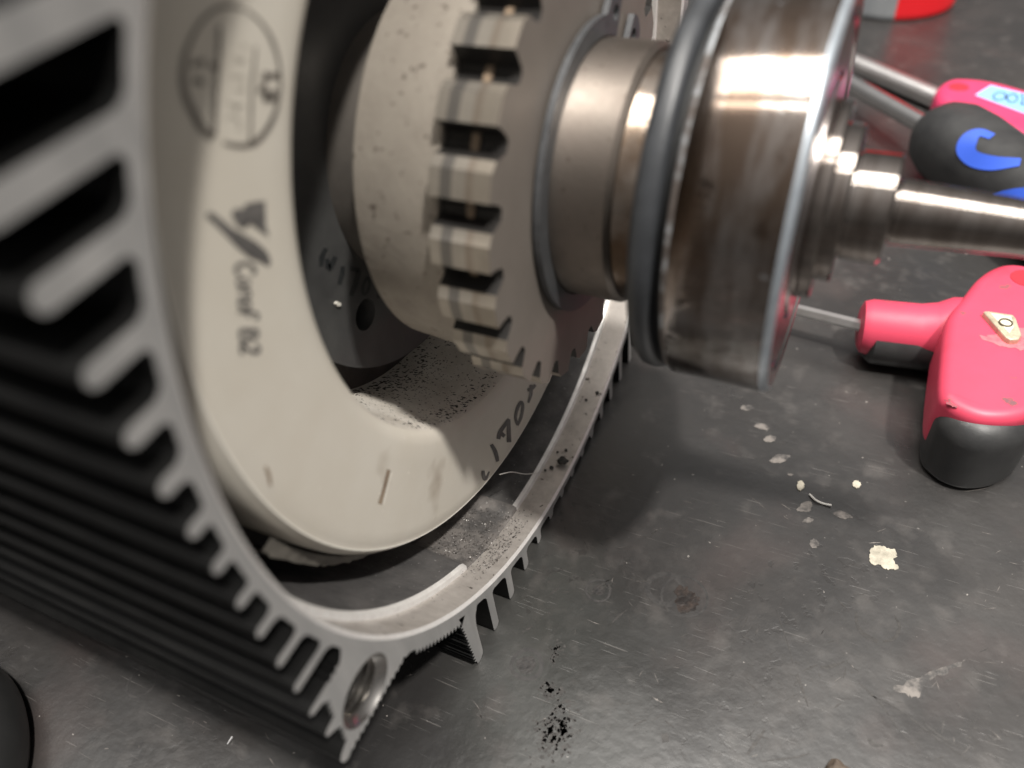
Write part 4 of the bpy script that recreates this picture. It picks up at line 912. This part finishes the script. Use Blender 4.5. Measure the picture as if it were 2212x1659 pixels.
# toothed ring
PITCH = 15.0
loop = []
for k in range(24):
    a0 = 143.4 + PITCH * k
    for da, r in ((0.0, 35.65), (0.25, 34.4), (1.3, 32.4), (2.6, 32.0), (4.6, 32.2), (6.0, 33.8), (6.5, 34.7), (8.8, 35.5), (9.0, 35.65), (11.0, 35.66), (13.0, 35.66)):
        a = math.radians(a0 + da)
        loop.append((RC[0] + r * math.cos(a), RC[1] + r * math.sin(a)))
V, F, K = prism(loop, [], 7.0, -1.9, 1, 0, 1)
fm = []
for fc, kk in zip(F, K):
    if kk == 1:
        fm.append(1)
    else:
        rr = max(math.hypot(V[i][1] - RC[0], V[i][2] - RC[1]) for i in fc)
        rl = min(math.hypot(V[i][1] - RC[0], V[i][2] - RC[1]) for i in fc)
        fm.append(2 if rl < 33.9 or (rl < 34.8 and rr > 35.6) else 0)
link("toothed_ring", V, F, [TOOTH, DISC, GAP_SHADE], fm, parent=rotor, smooth=20)
rev_part("spacer_band", [(2.1, 30), (2.1, 32.55), (3.2, 32.55), (3.2, 30)], [TAN], smooth=20)

# circlip with two lugs
outer, inner = [], []
ga, gb = 44.0, 60.5
for i in range(121):
    a = gb + (360 - (gb - ga)) * i / 120
    d1 = abs(a - gb - 5.0)
    d2 = abs(a - (360 + ga) + 5.0)
    d = min(d1, d2)
    r = 23.0 + (3.4 * math.sqrt(max(0, 1 - (d / 8.6) ** 2)) if d < 8.6 else 0)
    outer.append((r * math.cos(math.radians(a)), r * math.sin(math.radians(a))))
    inner.append((20.15 * math.cos(math.radians(a)), 20.15 * math.sin(math.radians(a))))
lh = []
for a in (gb + 5.0, ga - 5.0):
    lh.append(shift(circ(1.15, 20, (23.3 * math.cos(math.radians(a)), 23.3 * math.sin(math.radians(a))))))
V, F, K = prism(shift(outer + inner[::-1]), lh, 8.5, 7.5, 0, 0)
link("circlip", V, F, CLIP, parent=rotor, smooth=30)

rev_part("hub", [(6.9, 20.0), (7.2, 19.9), (16.6, 19.9), (17.4, 19.2), (17.5, 18.6)], [HUB], smooth=30)
rev_part("bearing_seat", [(17.45, 18.7), (18.2, 18.5), (22.8, 18.4), (23.5, 18.4)], [SEAT], smooth=30)
rev_part("seal_ring", [(22.7, 18.2), (22.65, 26.8), (22.9, 27.9), (23.6, 28.55), (24.3, 28.7), (25.2, 28.7), (25.9, 28.45), (26.25, 27.8), (26.3, 25.0)], [SEAL], smooth=50)
rev_part("dark_groove", [(26.1, 26.4), (27.9, 26.4)], [BLACK], smooth=0)

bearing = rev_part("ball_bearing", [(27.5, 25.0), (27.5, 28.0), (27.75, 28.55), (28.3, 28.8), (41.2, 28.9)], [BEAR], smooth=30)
rev_part("crusted_edge", [(27.4, 27.6), (27.65, 28.55), (28.05, 28.84), (28.4, 28.86)], [CRUST], parent=bearing, smooth=40)
rev_part("rim_chamfer", [(41.2, 28.9), (41.7, 28.8), (42.15, 28.45), (42.3, 27.9)], [BEAR_EDGE], parent=bearing, smooth=40)
rev_part("outer_race_face", [(42.3, 27.9), (42.25, 25.6), (41.7, 25.4), (41.6, 25.0)], [BEAR_FACE], parent=bearing, smooth=20)
rev_part("shield", [(41.6, 25.1), (41.55, 24.3), (41.95, 23.9), (42.0, 17.8), (41.6, 17.3)], [BEAR_FACE], parent=bearing, smooth=20)
rev_part("shield_gap", [(41.5, 25.0), (41.4, 14.0)], [BLACK], parent=bearing, smooth=0)
rev_part("inner_race", [(41.5, 17.0), (42.4, 16.8), (42.4, 14.0), (41.5, 13.8)], [BEAR_FACE], parent=bearing, smooth=20)

rev_part("collar", [(41.8, 14.1), (44.3, 14.1), (44.6, 13.8), (44.6, 11.1)], [SHAFT], smooth=30)
rev_part("collar", [(44.5, 11.2), (46.5, 11.2), (46.8, 10.9), (46.8, 7.6)], [SHAFT], smooth=30)
rev_part("shaft_sleeve", [(46.7, 7.4), (47.1, 7.4), (47.2, 7.75), (52.1, 7.75), (52.5, 7.4), (52.5, 4.3)], [SHAFT], smooth=30)
rev_part("shaft", [(52.4, 4.25), (52.9, 4.25), (53.0, 4.65), (68, 3.75), (96, 3.3), (97, 2.6), (97, 0.01)], [SHAFT], smooth=30)
# inner core so that nothing is hollow from the side
rev_part("shaft_core", [(-150, 10.0), (6.5, 10.0)], [SHAFT], smooth=30)

# ================================================================== loose bits on the motor
V, F = [], []
def lump(c, r, seed, flat=0.7):
    rnd = random.Random(seed)
    bm = bmesh.new()
    bmesh.ops.create_icosphere(bm, subdivisions=2, radius=1.0)
    V = []
    for v_ in bm.verts:
        k = 1 + 0.55 * noise.noise(v_.co * 1.7 + Vector((seed, 0, 0))) + 0.18 * rnd.uniform(-1, 1)
        V.append((c[0] + v_.co.x * r * k, c[1] + v_.co.y * r * k, c[2] + v_.co.z * r * k * flat))
    F = [tuple(v_.index for v_ in f_.verts) for f_ in bm.faces]
    bm.free()
    return V, F
v, f = lump((-2.4, -0.2, 4.8), 1.15, 4)
tag(link("black_crumb", v, f, CRUMB, smooth=0, loc=(-2.4, -0.2, 3.9)), "largest rough black crumb lying on the machined ledge of the housing bore", "crumb", "crumbs on the housing ledge")
for i, (c, r) in enumerate((((-4.2, -2.6, 4.2), 0.5), ((-3.0, 3.6, 4.2), 0.42), ((-4.7, 2.4, 4.2), 0.28), ((-5.3, -3.8, 4.2), 0.3), ((-1.6, 21.7, 7.2), 0.5), ((-3.6, 19.0, 6.6), 0.35))):
    v, f = lump(c, r, 20 + i)
    tag(link("black_crumb", v, f, CRUMB, smooth=0, loc=c), "small black crumb on the machined ledge of the housing bore", "crumb", "crumbs on the housing ledge")
fib = smooth_loop([(-8.0, -19.3, 19.5), (-7.6, -15, 15.5), (-7.0, -10.5, 9.8), (-6.0, -5.6, 5.0)], 6, closed=False)
v, f = tube(fib, 0.11, 8)
tag(link("stray_fibre", v, f, WHITE_LINE, smooth=60, loc=fib[0]), "thin pale fibre bridging the gap between resin ring and housing ledge", "fibre")

# ================================================================== loose bits on the bench
w = smooth_loop([(p[0], p[1], 0.35 + 0.25 * (i % 2)) for i, p in enumerate(MARKS['wire'])], 6, closed=False)
v, f = tube(w, 0.26, 8)
tag(link("metal_shaving", v, f, WHITE_LINE, smooth=60, loc=(w[0][0], w[0][1], 0)), "bent thin metal shaving lying on the grey bench", "shaving")
s = MARKS['sliver']
v, f = tube([(s[0][0], s[0][1], 0.3), (s[1][0], s[1][1], 0.5)], [0.15, 0.3], 8)
tag(link("metal_sliver", v, f, STEEL, smooth=60, loc=(s[0][0], s[0][1], 0)), "tiny bright metal sliver on the dark bench below the threaded corner boss", "sliver")
v, f = lump((67.0, -45.2, 0.7), 2.0, 9, 0.45)
tag(link("brown_crumb", v, f, BROWN, smooth=0, loc=(67.0, -45.2, 0)), "rough dark brown crumb lying on the bench", "crumb")

# ================================================================== pink hex key beside the shaft
key = thing("hex_key", "pink and black handled hex key with a triangular metal badge on its handle", "hex key", (86, 55, 0))
out = smooth_loop([(72.2, 55), (72.8, 62), (75.3, 70), (78.5, 79.5), (82.5, 85.6), (87, 87.6), (91.5, 86), (95, 80), (96.8, 70), (96.3, 55), (94.5, 42), (92, 35.5), (88, 31.5), (83, 29.2), (78.5, 29.0), (74, 31.4), (72.4, 36)], 5)
hole_c = (88.6, 80.8)
v, f = zslab(out, 6.0, 20.6, 2.6, 1.0, 6)
body = link("handle", v, f, PINK, parent=key, smooth=40)
blk = smooth_loop([(73.0, 55), (73.6, 64), (76.6, 76), (82, 83), (87, 85), (91, 83.5), (94.5, 76), (95.6, 60), (95, 45), (92.5, 34.5), (89, 29), (84.5, 26.0), (80, 25.4), (75.8, 27.6), (73.2, 33)], 5)
v, f = zslab(blk, 0.15, 18.6, 5.5, 2.0, 7)
link("grip", v, f, RUBBER, parent=key, smooth=50)
neck = [(54.6, 64.8, 9.2), (55.2, 64.9, 9.2), (57, 65.1, 9.3), (68, 66.3, 9.6), (72, 66.7, 9.9), (75, 67.0, 10.2), (80, 67.5, 10.5)]
v, f = tube(neck, [5.2, 6.6, 7.2, 7.2, 7.8, 9.2, 9.6], 32)
link("neck", v, f, PINK, parent=key, smooth=50)
strip_path = [(57.6, 63.6, 7.2), (58.5, 63.7, 7.1), (70, 65.0, 7.2), (75, 65.6, 7.6)]
v, f = tube(strip_path, [5.6, 6.7, 6.8, 7.0], 28)
link("neck_grip", v, f, RUBBER, parent=key, smooth=50)
v, f = tube([(6, 70.2, 8.6), (20, 69.0, 8.8), (56, 65.0, 9.2)], 1.55, 6)
link("blade", v, f, STEEL_D, parent=key, smooth=20)
# hanging hole: raised disc with the hole's shade put into dark red
v, f = tube([(hole_c[0], hole_c[1], 20.3), (hole_c[0], hole_c[1], 20.75)], [3.6, 3.3], 28)
hole_shade = mat("hole_shadow_red", (0.35, 0.02, 0.035), rough=0.5)
link("hole_shade_disc", v, f, hole_shade, parent=body, smooth=30)
# triangular badge
tri = [(79.2, 62.8), (86.6, 63.6), (87.6, 55.2), (85.0, 53.6)]
V, F = zslab([(78.2, 63.6), (79.4, 64.5), (86.0, 64.7), (87.0, 63.4), (88.6, 55.4), (87.8, 53.2), (85.6, 52.2), (84.4, 53.0)], 20.5, 22.0, 0.45)
sc_ = lambda V_: [(84.0 + (x_ - 84.0) * 0.76, 59.4 + (y_ - 59.4) * 0.76, z_) for (x_, y_, z_) in V_]
V = sc_(V)
badge = link("triangular_badge", V, F, BRASS, parent=key, smooth=30)
V, F, K = revolve([(0.0, 2.0), (0.35, 1.9), (0.35, 1.55), (0.0, 1.45)], (0, 0), 32)
V = sc_([(84.2 + y, 59.7 + z, 22.0 + x) for (x, y, z) in V])
link("badge_ring", V, F, mat("dark_ring", (0.12, 0.10, 0.07), rough=0.4, metal=0.6), parent=badge, smooth=30)
V, F = zslab([(80.0, 63.3), (85.6, 63.5), (86.4, 58.5), (85.2, 55.0)], 21.9, 22.12, 0.08)
V = sc_(V)
link("badge_face", V, F, mat("pale_gilt", (0.74, 0.70, 0.57), (0.58, 0.53, 0.41), scale=400, rough=0.45, metal=0.15), parent=badge, smooth=30)
v, f = blobs([jag([(85.8, 60), (89.5, 60.5), (90, 56.5), (88.5, 53), (85.5, 52.8), (82, 53.5), (79.5, 55), (83, 57)], 0.6, 5, 4)], lambda p: (p[0], p[1], 20.66))
link("dried_glue", v, f, GLUE, parent=key, smooth=0)

GRIME = mat("grey_grime", (0.16, 0.07, 0.08), (0.30, 0.06, 0.08), scale=900, rough=0.6)
v, f = blobs([jag([(84.6, 35.6), (86.0, 36.2), (87.2, 35.2), (86.6, 33.9), (85.2, 34.2)], 0.35, 4, 14)], lambda p: (p[0], p[1], 20.63))
link("grime_spot", v, f, GRIME, parent=body, smooth=0)
v, f = blobs([jag([(74.2, 31.8), (76.0, 32.6), (77.2, 31.6), (76.2, 30.6), (75.0, 30.4)], 0.25, 4, 15)], lambda p: (p[0], p[1], 20.0))
link("chipped_corner", v, f, GRIME, parent=body, smooth=0)

# ================================================================== far tools
# second pink key with blue tape
key2 = thing("tool_handle", "long pink plastic tool handle with a hanging hole and blue tape tag", "tool", (85, 195, 0))
out = smooth_loop([(62.7, 197.4), (62.4, 204), (64.3, 209.7), (68.0, 213.0), (76.3, 213.5), (85.7, 210.5), (102, 200), (130, 178), (126, 148), (101, 162), (90, 171.5), (83, 177.1), (75.9, 183.5), (68.6, 188.3), (64.2, 193.1)], 4)
v, f = zslab(out, 1.0, 14.0, 4.0, 3.0, 6)
kb = link("handle", v, f, PINK_B, parent=key2, smooth=40)
v, f = tube([(69.4, 203.5, 13.7), (69.4, 203.5, 14.12)], [3.6, 3.3], 28)
link("hole_shade_disc", v, f, hole_shade, parent=kb, smooth=30)  # raised disc again, shade of the hole painted dark red
lab = [(74.8, 197.7), (79.5, 206.8), (89.8, 202.2), (98, 197.0), (98, 179.5), (89.8, 186.7)]
v, f = zslab(lab, 13.9, 14.16)
tape = link("blue_tape", v, f, LABEL, parent=key2, smooth=0)
def ink_loop(cx, cy, ax_, ay_, sk):
    pts = [(cx + ax_ * math.cos(t) + sk * math.sin(t), cy + ay_ * math.sin(t)) for t in [2 * math.pi * i / 20 for i in range(20)]]
    return [(p[0], p[1], 14.22) for p in pts] + [(pts[0][0], pts[0][1], 14.22)]
for path in (ink_loop(82.4, 198.0, 1.9, 3.2, 0.4), ink_loop(86.3, 197.2, 1.6, 3.4, 0.2), [(89.2, 201.0, 14.22), (89.6, 197.5, 14.22), (89.2, 193.2, 14.22)], [(88.6, 193.0, 14.22), (90.4, 192.8, 14.22)]):
    v, f = tube(path, 0.28, 6)
    link("pen_digit", v, f, INK_BLACK, parent=tape, smooth=0)

# screwdriver
SO, SA = Vector((62, 172, 13.2)), Vector((0.626, -0.78, 0)).normalized()
SB = Vector((-SA.y, SA.x, 0))
driver = thing("screwdriver", "screwdriver with black rubber handle and blue swirl inlays", "screwdriver", (62, 172, 0))
def hr(t):
    pts = [(-1, 3.0), (0, 6.5), (2, 9.0), (6, 12.6), (12, 14.6), (20, 14.9), (30, 14.2), (40, 14.0), (55, 14.6), (75, 14.8), (100, 13.5), (108, 9)]
    for (a, ra), (b, rb_) in zip(pts, pts[1:]):
        if a <= t <= b:
            return (ra + (rb_ - ra) * (t - a) / (b - a)) * 0.88
    return 3.0
ts = [-1, 0, 1, 2, 4, 6, 9, 12, 16, 20, 25, 30, 35, 40, 48, 55, 65, 75, 88, 100, 104, 108]
v, f = tube([tuple(SO + SA * t) for t in ts], [hr(t) for t in ts], 40)
hb = link("handle", v, f, RUBBER, parent=driver, smooth=50)
def on_handle(q):
    t, a = q[0], math.radians(q[1])
    r = hr(t) + 0.25
    return tuple(SO + SA * t + (SB * math.cos(a) + Vector((0, 0, 1)) * math.sin(a)) * r)
swirl = [(31.5, 110, 7), (28, 114, 8), (27.0, 122, 11), (27.4, 131, 14), (29, 141, 15), (32, 146, 13), (36, 144, 13), (41, 135, 12), (46, 119, 8)]
L1, L2 = [], []
sp = smooth_loop(swirl, 4, closed=False)
for i, (t, a, wd) in enumerate(sp):
    p0, p1 = sp[max(i - 1, 0)], sp[min(i + 1, len(sp) - 1)]
    d = Vector(((p1[0] - p0[0]), (p1[1] - p0[1]) * 0.26))
    d.normalize()
    nx, ny = -d.y, d.x
    hw = wd * 0.26 * 0.78
    L1.append((t + nx * hw, a + ny * hw / 0.26))
    L2.append((t - nx * hw, a - ny * hw / 0.26))
v, f = strips([L1 + L2[::-1]], on_handle)
link("blue_inlay", v, f, BLUE, parent=hb, smooth=60)
v, f = strips([[(47, 168), (49, 158), (52, 147), (56, 135), (75, 128), (78, 140), (66, 150), (58, 156), (53, 161), (48, 170)]], on_handle)
link("blue_inlay", v, f, BLUE, parent=hb, smooth=60)
v, f = tube([tuple(SO + SA * t + Vector((0, 0, dz))) for t, dz in ((-75, -5.0), (-40, -2.8), (2, 0))], 3.2, 20)
link("blade_shank", v, f, STEEL, parent=driver, smooth=50)

rodpath = [(-25, 287, 3.9), (35.7, 238.5, 3.9), (66.4, 213.5, 3.9), (140, 152, 3.9)]
v, f = tube(rodpath, 3.8, 20)
tag(link("steel_rod", v, f, STEEL_D, smooth=50, loc=(35.7, 238.5, 0)), "long plain grey steel rod lying behind the black and blue screwdriver", "rod")

# spray can at the back
can = thing("spray_can", "standing can with grey and red painted side behind the bearing", "can", (37, 330, 0))
def can_part(name, a0, a1, m_):
    n = 40
    V, F = [], []
    pr = [(26.5, 0.0), (27.6, 0.6), (28.0, 2.0), (27.6, 3.2), (27.6, 120.0)]
    for i in range(n + 1):
        a = math.radians(a0 + (a1 - a0) * i / n)
        for r, z in pr:
            V.append((37 + r * math.cos(a), 330 + r * math.sin(a), z))
    q = len(pr)
    for i in range(n):
        for k in range(q - 1):
            F.append((i * q + k, (i + 1) * q + k, (i + 1) * q + k + 1, i * q + k + 1))
    return link(name, V, F, m_, parent=can, smooth=40)
can_part("red_wrap", -82, 100, RED)
can_part("grey_wrap", 100, 278, GREY)

# black round knob at the lower left
V, F, K = revolve([(0.2, 0.01), (0.2, 29.5), (1.2, 31.5), (4, 32.6), (8, 32.4), (12, 30.6), (15.2, 26.5), (16.6, 20), (17.0, 10), (17.1, 0.01)], (0, 0), 96)
V = [(-94.5 + y, -123.5 + z, x) for (x, y, z) in V]
tag(link("round_foot", V, F, mat("satin_black", (0.018, 0.018, 0.018), (0.024, 0.024, 0.024), scale=80, rough=0.36), smooth=50, loc=(-94.5, -123.5, 0)), "smooth black domed round foot on the bench by the black fins", "rubber foot")
